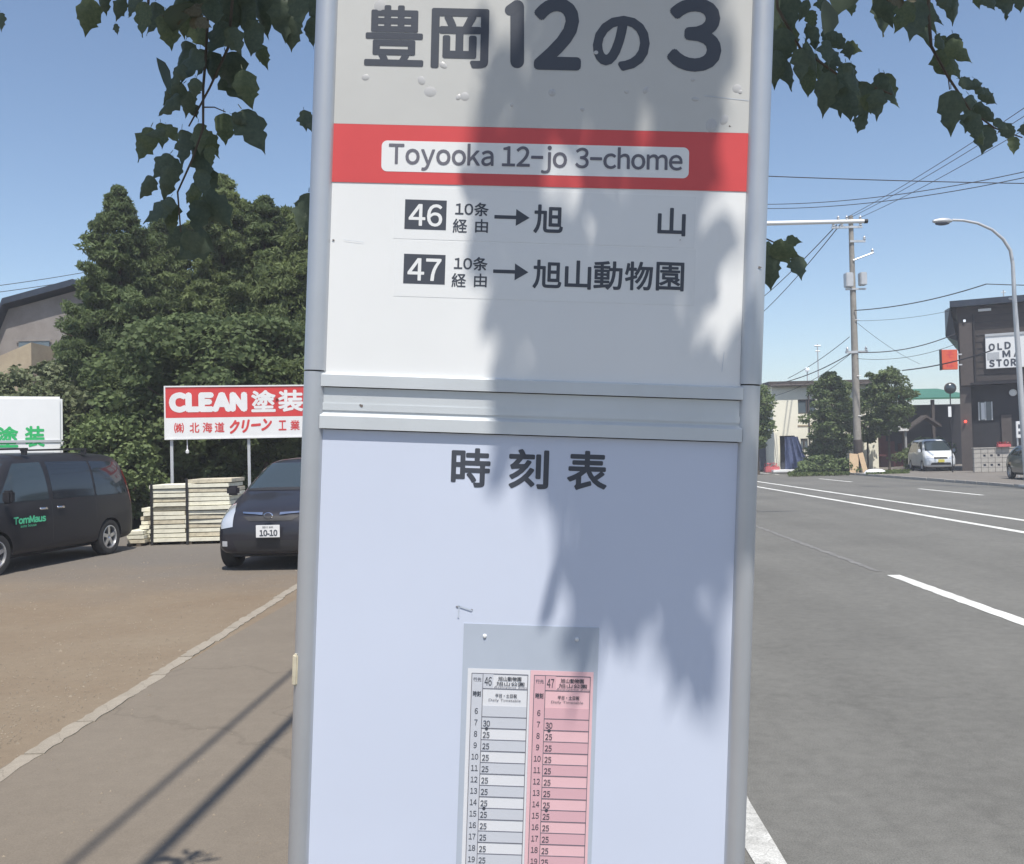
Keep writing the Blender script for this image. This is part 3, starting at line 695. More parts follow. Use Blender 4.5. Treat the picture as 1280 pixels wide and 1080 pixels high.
masks = [[(665, 10), (705, -40), (880, -40), (900, 30), (890, 160), (880, 260), (900, 320), (865, 390), (860, 430), (905, 470), (930, 500), (935, 640), (905, 700), (880, 810), (838, 810), (815, 700), (760, 640), (735, 610), (660, 560), (620, 540), (640, 430), (640, 330), (635, 240), (655, 160)],
         [(596, 60), (612, 60), (606, 240), (590, 330)],
         [(725, 620), (800, 710), (780, 790), (745, 800), (700, 780), (700, 680)]]
bright = [[(855, 370), (905, 300), (945, 330), (935, 440), (855, 455)], [(685, 150), (740, 170), (732, 310), (675, 310)], [(790, 70), (840, 90), (805, 270), (768, 250)], [(742, 330), (760, 330), (735, 450), (715, 450)], [(805, 700), (825, 720), (808, 800), (790, 800)], [(905, 700), (935, 600), (935, 800), (890, 860)]]
n_ = 0; m0 = len(pts)  # unseen crown leaves, set sunward of the masks to shape the sign's shade
while n_ < 700:
    X, Y = rng.uniform(420, 950), rng.uniform(-60, 830)
    if any(inpoly(X, Y, b_) for b_ in bright) or not any(inpoly(X, Y, b_) for b_ in masks): continue
    t_ = rng.uniform(1.1, 3.2)
    pts.append(at(X, Y, D) + sun_dir * t_); n_ += 1
m1 = len(pts)
for (X, Y) in ((225, 1078), (246, 1068), (232, 1072), (240, 1090), (215, 1088), (256, 1080), (262, 1066), (236, 1082), (205, 1092), (265, 1092), (420, 1100), (300, 1110)):
    for j in range(3): pts.append(gnd(X, Y) + sun_dir * rng.uniform(3.2, 4.2) + Vector((rng.gauss(0, .03), rng.gauss(0, .03), 0)))
for j in range(2600):                 # the rest of the crown, behind the viewer
    a = rng.uniform(0, 6.283); rr_ = 2.9 * math.sqrt(rng.random())
    q = Vector((.75 + rr_ * math.cos(a), -2.3 + rr_ * math.sin(a), 0)); q.z = 3.2 + rng.random() ** .8 * 3.4 * (1.05 - (rr_ / 3.1) ** 2) + .25 * math.sin(q.x * 3) * math.cos(q.y * 2.6)
    fy = q.y + q.z / math.tan(SUN_EL) * math.cos(R(12)); fx = q.x - q.z / math.tan(SUN_EL) * math.sin(R(12))
    # keep the lit gap between the branches through which the sun reaches the sign
    tpy = (q.y - 1.05) / (sun_dir.y); zc = q.z + (-(q.y - 1.05) / math.cos(R(12))) * -math.tan(SUN_EL)
    if q.y < 1.05 and .55 < zc < 2.6 and abs(q.x - 0 - (q.y - 1.05) * -.2126) < .5: continue
    if fy > 2.9: continue
    pts.append(q)
P_ = np.array([tuple(p) for p in pts]); sz_l = np.random.RandomState(3).uniform(.05, .085, len(P_)); sz_l[m0:m1] = np.random.RandomState(4).uniform(.035, .06, m1 - m0)
scatter('foliage', P_, sz_l, M['leaf'], tree, TO, 5)
MB().tube([(0, 0, -.05), (.02, .03, .6), (.0, .05, 1.6), (.05, .1, 2.6), (.0, .15, 3.6), (-.05, .2, 5.2)], [.16, .13, .12, .10, .07, .03], 12).build('trunk', M['bark'], tree, smooth=True)
for e in ([(.05, .1, 2.7), (-.7, 1.5, 3.35), (-1.4, 3.0, 3.2), (-1.6, 3.75, 2.95)], [(.0, .15, 3.1), (.4, 1.6, 3.5), (.5, 3.0, 3.3), (.35, 3.9, 3.0)], [(.02, .1, 2.9), (-1.2, .6, 3.6), (-2.3, .8, 4.2)], [(.0, .1, 3.0), (1.1, -.6, 3.8), (2.0, -1.2, 4.5)], [(.0, .15, 3.4), (.3, -1.0, 4.4), (.2, -2.0, 5.0)], [(-.7, 1.5, 3.35), (-.9, 2.6, 3.3), (-.95, 3.9, 2.95)]):
    MB().tube(e, [.05 - .04 * i / (len(e) - 1) for i in range(len(e))], 8).build('branch', M['bark'], tree, smooth=True)

# ------------------------------------------------------------------ overhead cable along the footway
def sag(a, b_, s, n=24):
    a, b_ = Vector(a), Vector(b_)
    return [a.lerp(b_, i / n) - Vector((0, 0, 4 * s * (i / n) * (1 - i / n))) for i in range(n + 1)]
def util_pole(loc, h, label, lean=(0, 0)):
    r_ = empty('utility_pole', loc)
    tag(r_, label, 'utility pole', 'utility poles along the street')
    MB().tube([(0, 0, -.1), (lean[0], lean[1], h)], [.17, .10], 14).build('pole_shaft', M['pole'], r_, smooth=True)
    return r_
shl = 1.0
pn, pf = RD(-.55, -14), RD(-.75, 31)
for p, lb in ((pn, 'plain concrete utility pole behind the viewer on the footway'), (pf, 'plain concrete utility pole further up the near footway, hidden by the bus stop sign')):
    q = util_pole(p, 8.6, lb)
    MB().box(-.45, .45, -.05, .05, 7.7, 7.8).build('crossarm', M['steel'], q)
hc1, hc2 = 6.3, 7.6
def cable(name, pts, r, label, grp=None, n=6):
    o = MB().tube(pts, r, n).build(name, M['wire'], None, smooth=True)
    tag(o, label, 'cable', grp); return o
tanS = math.tan(SUN_EL); s_az = math.sin(R(12) + ROADA)
vk, vn = -1.65 + hc1 / tanS * s_az, -1.92 + hc2 / tanS * s_az
cable('telephone_cable', sag(RD(vk - .03, -14, hc1 + .5), RD(vk + .1, 31, hc1 + .55), .5, 40), .036, 'thick overhead cable running above the near footway', 'cables above the near footway', 8)
cable('power_cable', sag(RD(vn + .1, -14, hc2 + .3), RD(vn - .35, 31, hc2 + .3), .3, 40), .022, 'thin upper overhead cable running above the near footway', 'cables above the near footway', 8)

# ------------------------------------------------------------------ trees
QD = np.array([(0, 0, 0.0), (-.32, .05, -.45), (0, .12, -1.0), (.32, .05, -.45)])
SPR = np.array([(0, 0, .5), (-.14, .03, .1), (-.05, .0, -.5), (.05, 0, -.5), (.14, .03, .1)])
def crown_pts(rs, n_cl, per, prof, h0, h1, rad, flatz=.6, csz=(.30, .55), jag=.15, shell=.55):
    """clumps of leaf positions: prof(t) gives the relative radius at relative height t"""
    out = []; 
    for _ in range(n_cl):
        t_ = rs.uniform(0, 1); rr_ = rad * prof(t_) 
        a = rs.uniform(0, 2 * math.pi); q = rr_ * (shell + (1 - shell) * rs.uniform()) * (1 + rs.normal() * jag)
        c = np.array([q * math.cos(a), q * math.sin(a), h0 + (h1 - h0) * t_])
        s = rs.uniform(*csz) * (.45 + .55 * min(1, rr_ / rad * 1.3))
        g = rs.normal(size=(per, 3)); g /= (np.linalg.norm(g, axis=1)[:, None] + 1e-6); g *= rs.uniform(.3, 1, size=(per, 1)) ** .6
        g = g * np.array([s, s, s * flatz]) * rs.uniform(.8, 1.2, 3)
        g[:, 2] -= .15 * np.hypot(g[:, 0], g[:, 1])
        out.append(c + g)
    return np.concatenate(out)
def a_tree(name, X, Yb, d, h, rad, n_cl, per, lsz, m, label, prof, h0=.3, seed=0, cat='tree', group=None, csz=(.3, .55), jag=.22, shell=.5, trunk=.14, z0=0, lean=0, tz=None):
    p = at(X, Yb, d); p.z = z0
    r_ = empty(name, p); tag(r_, label, cat, group)
    rs = np.random.RandomState(seed)
    P_ = crown_pts(rs, n_cl, per, prof, h0, h, rad, csz=csz, jag=jag, shell=shell)
    P_[:, 0] += lean * P_[:, 2]
    if name == 'conifer_tree':
        a_ = np.arctan2(P_[:, 1], P_[:, 0]); r_f = 1 + .16 * np.sin(a_ * 3 + seed + P_[:, 2] * 1.9) + .10 * np.sin(a_ * 7 + P_[:, 2] * 5.1 + seed); P_[:, 0] *= r_f; P_[:, 1] *= r_f
    scatter('crown', P_, rs.uniform(lsz * .7, lsz * 1.35, len(P_)), m, r_, (0, 0, 0), seed + 1, SPR if name == 'conifer_tree' else QD, down=.1 if name == 'conifer_tree' else -.2)
    th = (tz or h * .92)
    MB().tube([(0, 0, -.1), (.04, .02, th * .4), (lean * th, 0, th)], [trunk, trunk * .75, .02], 10).build('trunk', M['bark'], r_, smooth=True)
    for k in range(5):
        a = rs.uniform(0, 6.28); zb = h0 + (h - h0) * rs.uniform(.05, .5)
        MB().tube([(0, 0, zb * .8), (rad * .35 * math.cos(a), rad * .35 * math.sin(a), zb + .15), (rad * .8 * math.cos(a), rad * .8 * math.sin(a), zb + .5)], [trunk * .35, trunk * .22, .012], 6).build('limb', M['bark'], r_, smooth=True)
    return r_
cone = lambda t: max(.02, (1 - t) ** .68) * (.75 + .25 * min(1, t * 6)) * (1 + .10 * math.sin(t * 23))
col_ = lambda t: max(.05, (1 - t ** 2.2)) * (.8 + .2 * min(1, t * 5))
ball = lambda t: math.sqrt(max(.02, 1 - (2 * t - 1) ** 2))
G1 = 'conifers behind the red and white board'
def hpx(X, Yt, d): return at(X, Yt, d).z
a_tree('conifer_tree', 152, 577, 24.0, hpx(152, 232, 24.0), 1.9, 520, 190, .15, M['conif'], 'tall pointed conifer with a separate spire at the left end of the tree row', cone, seed=1, group=G1, csz=(.2, .42), jag=.28)
a_tree('conifer_tree', 205, 577, 25.5, hpx(205, 274, 25.5), 2.2, 460, 190, .15, M['conif'], 'conifer filling the dip between the two spires of the tree row', col_, seed=2, group=G1)
a_tree('conifer_tree', 282, 577, 24.5, hpx(284, 218, 24.5), 2.1, 560, 190, .15, M['conif2'], 'tallest light green conifer above the middle of the red board', cone, seed=3, group=G1, csz=(.2, .42), jag=.28)
a_tree('conifer_tree', 335, 577, 25.0, hpx(335, 246, 25.0), 2.2, 520, 190, .15, M['conif'], 'conifer beside the left sign post above the right end of the red board', cone, seed=4, group=G1, csz=(.2, .42), jag=.28)
a_tree('conifer_tree', 392, 577, 24.5, hpx(388, 250, 24.5), 2.3, 460, 180, .15, M['conif2'], 'conifer mostly hidden behind the left post of the bus stop sign', col_, seed=5, group=G1)
a_tree('conifer_tree', 311, 577, 26.5, hpx(311, 250, 26.5), 2.0, 420, 170, .15, M['conif'], 'conifer set back between the tallest one and the one beside the sign post', col_, seed=15, group=G1)
a_tree('conifer_tree', 362, 577, 26.0, hpx(362, 262, 26.0), 2.0, 380, 170, .15, M['conif2'], 'round topped light green conifer just left of the sign post', col_, seed=16, group=G1)
a_tree('conifer_tree', 108, 577, 24.5, hpx(104, 385, 24.5), 1.25, 240, 180, .13, M['conif'], 'low dark conifer in front of the barn gable', col_, seed=6, group=G1, csz=(.25, .45))
a_tree('broadleaf_tree', 240, 577, 22.3, hpx(240, 395, 22.3), 2.0, 260, 90, .14, M['conif'], 'dark spreading tree just behind the red and white board', ball, h0=1.2, seed=7, csz=(.3, .5), trunk=.09)
a_tree('broadleaf_tree', 330, 577, 22.6, hpx(330, 400, 22.6), 2.0, 260, 90, .14, M['conif'], 'dark tree with a bare grey trunk above the navy car', ball, h0=1.7, seed=8, csz=(.3, .5), trunk=.10)
a_tree('bush', 45, 577, 22.0, hpx(45, 452, 22.0), 1.35, 130, 100, .12, M['bushl'], 'pale green bush above the white truck box', ball, seed=9, cat='bush', csz=(.2, .4), trunk=.05)
a_tree('bush', 140, 577, 20.6, hpx(140, 520, 20.6), 1.0, 110, 90, .11, M['broad'], 'green bush between the white truck box and the board stacks', ball, seed=10, cat='bush', csz=(.2, .4), trunk=.05)
a_tree('bush', -20, 577, 23.0, hpx(-20, 470, 23.0), 1.3, 120, 90, .12, M['bushl'], 'pale bush at the left edge of the photo below the barn', ball, seed=12, cat='bush', csz=(.2, .4), trunk=.05)
# hedge closing the gap below the crowns
pts = []
rs = np.random.RandomState(21)
c1_, c2_ = at(95, 600, 27.0), at(470, 600, 27.0)
n = 16000; t_ = rs.uniform(0, 1, n)
Hp = np.stack([c1_.x + (c2_.x - c1_.x) * t_, c1_.y + rs.uniform(-.7, .7, n), rs.uniform(0, 2.9, n) * (1 + .12 * np.sin(t_ * 40))], 1)
hg = empty('hedge', (c1_.x, c1_.y, 0)); tag(hg, 'dark hedge in the shade under the conifers', 'hedge')
scatter('hedge_foliage', Hp, rs.uniform(.12, .25, n), M['conif'], hg, (c1_.x, c1_.y, 0), 22, QD)
hm = MB()
for k in range(14): hm.tube([((c2_.x - c1_.x) * k / 13, 0, 0), ((c2_.x - c1_.x) * k / 13 + .1, 0, 2.2)], [.04, .015], 6)
hm.build('stems', M['bark'], hg, kind='stuff')

# ------------------------------------------------------------------ barn at the far left
def wall_holes(mb, w_, h_, y0_, y1_, holes, z0=0, x0_=0):
    xs = sorted({x0_, x0_ + w_} | {h[0] for h in holes} | {h[1] for h in holes}); zs = sorted({z0, z0 + h_} | {h[2] for h in holes} | {h[3] for h in holes})
    for i in range(len(xs) - 1):
        for j in range(len(zs) - 1):
            cx_, cz_ = (xs[i] + xs[i + 1]) / 2, (zs[j] + zs[j + 1]) / 2
            if any(h[0] < cx_ < h[1] and h[2] < cz_ < h[3] for h in holes): continue
            mb.box(xs[i], xs[i + 1], y0_, y1_, zs[j], zs[j + 1])
    return mb
dB = 36.0; pb = at(45, 578, dB); pb.z = 0
barn = empty('barn', pb); tag(barn, 'grey concrete barn with a dark blue gambrel roof behind the pale bush', 'barn')
def bz(X, Y): q = at(X, Y, dB); return (q.x - pb.x, q.z)
prof = [bz(-30, 480), bz(8, 382), bz(95, 358), bz(182, 377), bz(222, 470)]
g = [(prof[0][0] + .15, 0)] + [(x, z - .12) for x, z in prof] + [(prof[-1][0] - .15, 0)]
MB().prism(g, 0, 9).build('gable_wall', M['barnwall'], barn)
for k in range(4):
    (xa, za), (xb, zb) = prof[k], prof[k + 1]
    MB().prism([(xa, za), (xb, zb), (xb, zb + .24), (xa, za + .24)], -.45, 9.4).build('roof_slope', M['roof_dark'], barn)
xa, za = bz(-45, 478); xb, zb = bz(74, 436)
MB().prism([(xa, 0), (xb, 0), (xb, zb), (xa, za - .3)], -2.2, -.5).build('side_annex', M['tanwall'], barn)
wm = MB().box(-.6, .6, -.06, -.02, 5.6, 6.4).build('window', M['pane'], barn)
MB().box(-.68, .68, -.09, -.061, 6.4, 6.48).build('lintel', M['barnwall'], wm)
# wires above the barn
for k, (ya, yb) in enumerate(((358, 341), (366, 350))):
    cable('overhead_wire', sag(at(-60, ya + 6, 40), at(300, yb - 45, 48), .3), .016, ('upper' if k == 0 else 'lower') + ' faint wire crossing the sky left of the conifers', 'wires over the barn')

# ------------------------------------------------------------------ board "CLEAN"
dS = 19.6; c0 = at(208, 577, dS); c1 = at(393, 577, dS + .55)
brd = empty('roadside_board', (c0.x, c0.y, 0), math.atan2(c1.y - c0.y, c1.x - c0.x))
tag(brd, 'red and white painted board on posts reading CLEAN above the cream planks', 'sign board')
W_ = (Vector((c1.x, c1.y, 0)) - Vector((c0.x, c0.y, 0))).length
zt, zb = at(208, 484, dS).z, at(208, 548, dS).z; H_ = zt - zb; zm = zb + H_ * .40
tl = R(-.3)
MB().box(0, W_, 0, .04, zb, zm - .003).build('white_field', M['board_white'], brd)
MB().box(0, W_, 0, .04, zm, zt).build('red_field', M['board_red'], brd)
fr = MB().box(-.03, W_ + .03, -.015, .05, zt, zt + .03).box(-.03, W_ + .03, -.015, .05, zb - .03, zb).box(-.03, 0, -.015, .05, zb, zt).box(W_, W_ + .03, -.015, .05, zb, zt).build('board_frame', M['board_white'], brd)
def bt(s, X0, X1, zc, hh, m, bold=.03, y=-.004, shear=0, rot=0, word=False):
    k = W_ / (393 - 208)
    return text(s, brd, ((X0 + X1) / 2 * k - 208 * k, y, zc), X_, Z_, (X1 - X0) * k, hh, m, bold, rot=rot, shear=shear, word=word)
zc_r = (zm + zt) / 2
bt('CLEAN', 212, 309, zc_r - .0, H_ * .40, M['board_white'], .10, word=True); bt('塗', 314, 345, zc_r + .01, H_ * .44, M['board_white'], .035); bt('装', 348, 380, zc_r + .01, H_ * .44, M['board_white'], .035)
zc_w = (zb + zm) / 2; hh = H_ * .2
for s_, a in (('㈱', 218), ('北', 237), ('海', 253), ('道', 268)): bt(s_, a, a + 12, zc_w, hh, M['redink'], .02)
bt('クリーン', 286, 340, zc_w + .03, H_ * .27, M['redink'], .05, shear=.35, rot=R(4)); bt('工', 348, 358, zc_w + .02, hh, M['redink'], .03); bt('業', 363, 375, zc_w + .02, hh, M['redink'], .02)
for xx in (.10, W_ * .55, W_ - .15):
    MB().box(xx - .03, xx + .03, .055, .115, -.1, zt - .05).build('post', M['steel'], brd, bevel=.004)
MB().tube([(.42, .06, zb - .02), (.42, .06, zb - .28)], .012, 6).lathe([(0, -.04), (.035, -.02), (.035, .03), (.012, .06)], 10, Matrix.Translation((.42, .06, zb - .30)) @ Matrix.Rotation(R(90), 4, 'X')).build('hanging_lamp', M['board_white'], brd)

# ------------------------------------------------------------------ stacks of cream boards
def stack(X0, X1, Yb, Yt, d, n, label, seed, dep=1.1, rz=R(3)):
    a = gnd(X0, Yb); b_ = at(X1, Yb, d); p = at(X0, Yb, d); p.z = 0
    wd = (X1 - X0) / F * d; h = (Yb - Yt) / F * d
    r_ = empty('board_stack', p, rz); tag(r_, label, 'stack of boards', 'stacks of cream boards under the red and white board')
    rr = random.Random(seed); th = h / n
    ms = [MB().box(0, wd, 0, dep, .006, th - .008).mesh('board', M['plank'], bevel=.004), MB().box(0, wd, 0, dep, .006, th - .008).mesh('board', M['plank2'], bevel=.004)]
    for k in range(n):
        o = link('board', ms[1 if rr.random() < .22 else 0], r_, (rr.uniform(-.04, .04), rr.uniform(-.05, .05), k * th + .05), (0, rr.uniform(-.006, .006), rr.uniform(-.02, .02)))
    MB().box(.02, .10, .0, dep, -.01, .05).box(wd - .12, wd - .04, .0, dep, -.01, .05).build('bearer', M['bark'], r_)
    return r_, wd, h
s1 = stack(157, 178, 680, 664, 17.3, 3, 'lowest stack of cream boards beside the rear of the black van', 1)
s1b = stack(178, 190, 679, 636, 17.6, 8, 'narrow half height stack of pale boards next to the lowest stack', 5, dep=.6)
s2 = stack(188, 232.5, 678, 606, 17.5, 13, 'left tall stack of cream boards directly below the red and white board', 2)
s3 = stack(232.8, 287, 676, 598, 17.5, 14, 'right tall stack of cream boards next to the navy car', 3)
for (r_, wd, h), xx in ((s2, .03), (s3, .02)):
    MB().box(xx, xx + .045, -.075, -.055, .0, h + .07).build('strap', M['dark'], r_)

# ------------------------------------------------------------------ cars
def patch(bvh, poly, axis, sgn, off, m, name, parent, step=.07, smooth=True, th=0.0):
    bm = bmesh.new(); vs = [bm.verts.new((a, b_, 0)) for a, b_ in poly]; bm.faces.new(vs)
    for ax in (0, 1):
        lo = min(p[ax] for p in poly); hi = max(p[ax] for p in poly); n = int((hi - lo) / step)
        for k in range(1, n + 1):
            no = [0, 0, 0]; no[ax] = 1; co = [0, 0, 0]; co[ax] = lo + (hi - lo) * k / (n + 1)
            bmesh.ops.bisect_plane(bm, geom=list(bm.verts) + list(bm.edges) + list(bm.faces), plane_co=co, plane_no=no)
    bmesh.ops.triangulate(bm, faces=bm.faces)
    for v in bm.verts:
        a, b_ = v.co.x, v.co.y
        if axis == 'y': o, d_ = Vector((a, sgn * 3, b_)), Vector((0, -sgn, 0))
        else: o, d_ = Vector((sgn * 4, a, b_)), Vector((-sgn, 0, 0))
        hit, nn, _, _ = bvh.ray_cast(o, d_)
        if hit is None:
            hit, nn, _, _ = bvh.find_nearest(Vector((a, sgn * .8, b_)) if axis == 'y' else Vector((sgn * 1.8, a, b_)))
        if nn.dot(d_) > 0: nn = -nn
        v.co = hit + nn * off
    if th:
        bmesh.ops.recalc_face_normals(bm, faces=bm.faces)
        bmesh.ops.solidify(bm, geom=list(bm.faces), thickness=th)
    bmesh.ops.recalc_face_normals(bm, faces=bm.faces)
    me = bpy.data.meshes.new(name); bm.to_mesh(me); bm.free(); me.materials.append(m)
    if smooth: me.polygons.foreach_set('use_smooth', [True] * len(me.polygons))
    return link(name, me, parent)

def car_body(stations, wheels, paint, parent, wr=.36):
    ring = []; 
    bm = bmesh.new(); loops = []
    for xlw, xup, ys, zs in stations:
        pts = [(xlw, 0, zs[0])]
        for j in range(7): pts.append((xlw + (xup - xlw) * (0 if j <= 2 else (.12 if j == 3 else 1)), ys[j], zs[j]))
        full = pts + [(x, -y, z) for x, y, z in pts[-2:0:-1]]
        loops.append([bm.verts.new(p) for p in full])
    n = len(loops[0])
    for i in range(len(loops) - 1):
        for k in range(n): bm.faces.new((loops[i][k], loops[i][(k + 1) % n], loops[i + 1][(k + 1) % n], loops[i + 1][k]))
    bm.faces.new(loops[0][::-1]); bm.faces.new(loops[-1])
    bmesh.ops.recalc_face_normals(bm, faces=bm.faces)
    me = bpy.data.meshes.new('body'); bm.to_mesh(me); bm.free(); me.materials.append(paint)
    o = link('body', me, parent)
    md = o.modifiers.new('s', 'SUBSURF'); md.levels = md.render_levels = 2
    dg = bpy.context.evaluated_depsgraph_get(); dg.update()
    sm = bpy.data.meshes.new_from_object(o.evaluated_get(dg))
    bvh = BVHTree.FromPolygons([v.co.copy() for v in sm.vertices], [tuple(p.vertices) for p in sm.polygons])
    o.modifiers.clear(); o.data = sm
    cut = MB()
    for x, y, r in wheels:
        for sg in (-1, 1): cut.tube([(x, sg * .50, r), (x, sg * 1.3, r)], wr + .035, 28)
    co = cut.build('cutter', M['dark'])
    md = o.modifiers.new('b', 'BOOLEAN'); md.object = co; md.operation = 'DIFFERENCE'; md.solver = 'EXACT'
    # parent transform must not matter: cutter shares the parent
    co.parent = parent
    dg = bpy.context.evaluated_depsgraph_get(); dg.update()
    fm = bpy.data.meshes.new_from_object(o.evaluated_get(dg)); o.modifiers.clear(); o.data = fm
    bpy.data.objects.remove(co)
    fm.materials.clear(); fm.materials.append(paint)
    fm.polygons.foreach_set('use_smooth', [True] * len(fm.polygons))
    try: fm.set_sharp_from_angle(angle=R(35))
    except Exception: pass
    fm.name = 'body'
    return o, bvh
def wheel(parent, x, y, r, sgn, spokes=5):
    wd = .20
    e = MB().lathe([(r * .62, -.09), (r * .80, -.105), (r * .95, -.095), (r, -.07), (r, .07), (r * .95, .095), (r * .80, .105), (r * .62, .09), (r * .62, -.09)], 32)
    t_ = e.build('wheel', M['rubber'], parent, smooth=True, loc=(x, y, r), rot=(0, 0, 0 if sgn < 0 else math.pi))
    rm = MB().lathe([(r * .66, -.095), (r * .60, -.098), (r * .57, -.06), (r * .56, .04)], 28)
    rm.lathe([(0, -.05), (.03, -.075), (.065, -.07), (.07, -.045)], 14)
    for k in range(spokes):
        a = 2 * math.pi * k / spokes
        m_ = Matrix.Rotation(a, 4, 'Y'); rm.box(-.032, .032, -.078, -.045, .04, r * .60, m_)
    rm.build('rim', M['rim'], t_, smooth=True)
    MB().lathe([(0, -.02), (r * .56, -.02)], 20).build('brake_disc', M['dark'], t_)
def dup_y(f): 
    for sg in (1, -1): f(sg)

VAN = [(2.28, 2.20, (.62, .70, .72, .68, .50, .25, 0), (.26, .38, .58, .76, .88, .90, .91)),
       (2.00, 1.88, (.80, .84, .85, .82, .68, .35, 0), (.22, .38, .62, .90, 1.03, 1.06, 1.07)),
       (1.72, 1.74, (.82, .85, .86, .84, .72, .40, 0), (.20, .38, .66, .99, 1.10, 1.14, 1.15)),
       (1.05, .98, (.82, .85, .86, .84, .69, .42, 0), (.20, .38, .68, 1.04, 1.75, 1.82, 1.84)),
       (.95, .80, (.82, .85, .86, .84, .70, .42, 0), (.20, .38, .68, 1.04, 1.77, 1.84, 1.86)),
       (-.5, -.5, (.82, .85, .86, .84, .70, .42, 0), (.20, .38, .68, 1.05, 1.79, 1.86, 1.88)),
       (-1.7, -1.7, (.82, .85, .86, .84, .70, .42, 0), (.20, .38, .68, 1.05, 1.78, 1.85, 1.87)),
       (-2.15, -2.0, (.80, .84, .85, .82, .67, .40, 0), (.22, .38, .68, 1.04, 1.75, 1.82, 1.84)),
       (-2.28, -2.14, (.72, .78, .80, .77, .61, .35, 0), (.26, .40, .68, 1.0, 1.66, 1.73, 1.75))]
def build_van(name, loc, rz, paint, glass, label, cat, sc=1.0, detail=True):
    r_ = empty(name, loc, rz); tag(r_, label, cat)
    r_.scale = (sc, sc, sc)
    rt = r_.matrix_local.copy(); 
    body, bvh = car_body(VAN, [(1.42, 0, .32), (-1.42, 0, .32)], paint, r_, .32)
    for x in (1.42, -1.42):
        for sg in (1, -1): wheel(r_, x, sg * .745, .32, sg)
    MB().box(-2.0, 2.0, -.62, .62, .20, .42).build('underbody', M['dark'], r_)
    P_ = lambda poly, ax, sg, m, nm, off=.004, th=0: patch(bvh, poly, ax, sg, off, m, nm, r_, th=th)
    P_([(-.70, 1.17), (.70, 1.17), (.60, 1.74), (-.60, 1.74)], 'x', 1, glass, 'windscreen')
    P_([(-.64, 1.10), (.64, 1.10), (.56, 1.66), (-.56, 1.66)], 'x', -1, M['glass'], 'rear_window')
    for sg in (1, -1):
        P_([(1.36, 1.09), (.92, 1.62), (.84, 1.68), (.22, 1.70), (.20, 1.09)], 'y', sg, glass, 'front_side_window')
        P_([(.10, 1.09), (.10, 1.70), (-1.00, 1.70), (-1.00, 1.09)], 'y', sg, M['glass'], 'sliding_door_window')
        P_([(-1.06, 1.09), (-1.06, 1.70), (-1.86, 1.68), (-1.98, 1.09)], 'y', sg, M['glass'], 'quarter_window')
        P_([(.16, .42), (.145, .42), (.145, 1.05), (.16, 1.05)], 'y', sg, M['dark'], 'door_seam', .002)
        P_([(-1.03, .70), (-1.015, .70), (-1.015, 1.05), (-1.03, 1.05)], 'y', sg, M['dark'], 'sliding_door_seam', .002)
        P_([(.30, .93), (.48, .93), (.48, .965), (.30, .965)], 'y', sg, M['chrome'], 'door_handle', .02, .012)
        P_([(-.12, .93), (.06, .93), (.06, .965), (-.12, .965)], 'y', sg, M['chrome'], 'sliding_door_handle', .02, .012)
        q = [(-2.19, .86), (-2.12, .86), (-1.98, 1.52), (-2.04, 1.52)]
        P_(q, 'y', sg, M['tail'], 'tail_lamp', .006)
        MB().box(1.22, 1.34, sg * .86 if sg > 0 else sg * 1.02, sg * 1.02 if sg > 0 else sg * .86, 1.08, 1.28).build('wing_mirror', paint, r_, bevel=.03)
        P_([(sg * .42, .70), (sg * .72, .73), (sg * .74, .90), (sg * .42, .84)], 'x', 1, M['lens'], 'headlight', .006)
    P_([(-.36, .70), (.36, .70), (.36, .82), (-.36, .82)], 'x', 1, M['dark'], 'grille', .006)
    P_([(-.55, .36), (.55, .36), (.50, .50), (-.50, .50)], 'x', 1, M['dark'], 'lower_intake', .006)
    return r_, bvh
pr, pfw = gnd(141, 692), gnd(-12, 722)
mid = (pr + pfw) / 2; dv = (pfw - pr).normalized(); azv = math.atan2(dv.y, dv.x)
left_v = Vector((-dv.y, dv.x, 0))
vc = mid - left_v * .78
van, vb = build_van('black_van', (vc.x, vc.y, 0), azv, M['van_black'], M['glass2'], 'black minivan with mint green lettering on its front door, in front of the white truck', 'van', 1.0)
van.scale = (1.0, .95, .955)
text('TomMaus', van, (.72, .872, .80), (-1, 0, .0), Z_, .74, .115, M['green2'], .06, word=True); text('auto house', van, (.76, .872, .71), (-1, 0, 0), Z_, .36, .045, M['green2'], .0)
MB().box(-1.1, -1.0, -.62, .62, 1.905, 1.935).box(.42, .52, -.62, .62, 1.905, 1.935).box(-1.08, -1.02, .55, .62, 1.82, 1.91).box(.44, .50, .55, .62, 1.82, 1.91).build('roof_bar', M['dark'], van)

HB = [(1.86, 1.82, (.56, .62, .63, .58, .46, .25, 0), (.24, .34, .50, .62, .70, .72, .73)),
      (1.72, 1.62, (.74, .79, .80, .76, .60, .32, 0), (.20, .33, .53, .71, .83, .86, .87)),
      (1.15, 1.10, (.79, .83, .84, .81, .68, .38, 0), (.19, .33, .58, .84, .97, 1.01, 1.02)),
      (1.0, .92, (.80, .84, .85, .82, .70, .40, 0), (.19, .33, .60, .88, 1.01, 1.05, 1.06)),
      (.45, .22, (.80, .84, .85, .82, .60, .36, 0), (.19, .33, .61, .93, 1.42, 1.47, 1.49)),
      (.2, .0, (.80, .84, .85, .82, .60, .36, 0), (.19, .33, .62, .94, 1.45, 1.50, 1.52)),
      (-.6, -.6, (.80, .84, .85, .82, .61, .36, 0), (.19, .33, .63, .97, 1.46, 1.51, 1.53)),
      (-1.25, -1.2, (.80, .84, .85, .82, .60, .36, 0), (.20, .34, .64, .99, 1.41, 1.46, 1.48)),
      (-1.72, -1.55, (.76, .80, .82, .78, .56, .32, 0), (.22, .36, .64, .98, 1.30, 1.36, 1.38)),
      (-1.86, -1.76, (.62, .70, .74, .68, .50, .28, 0), (.26, .38, .60, .90, 1.06, 1.10, 1.12))]
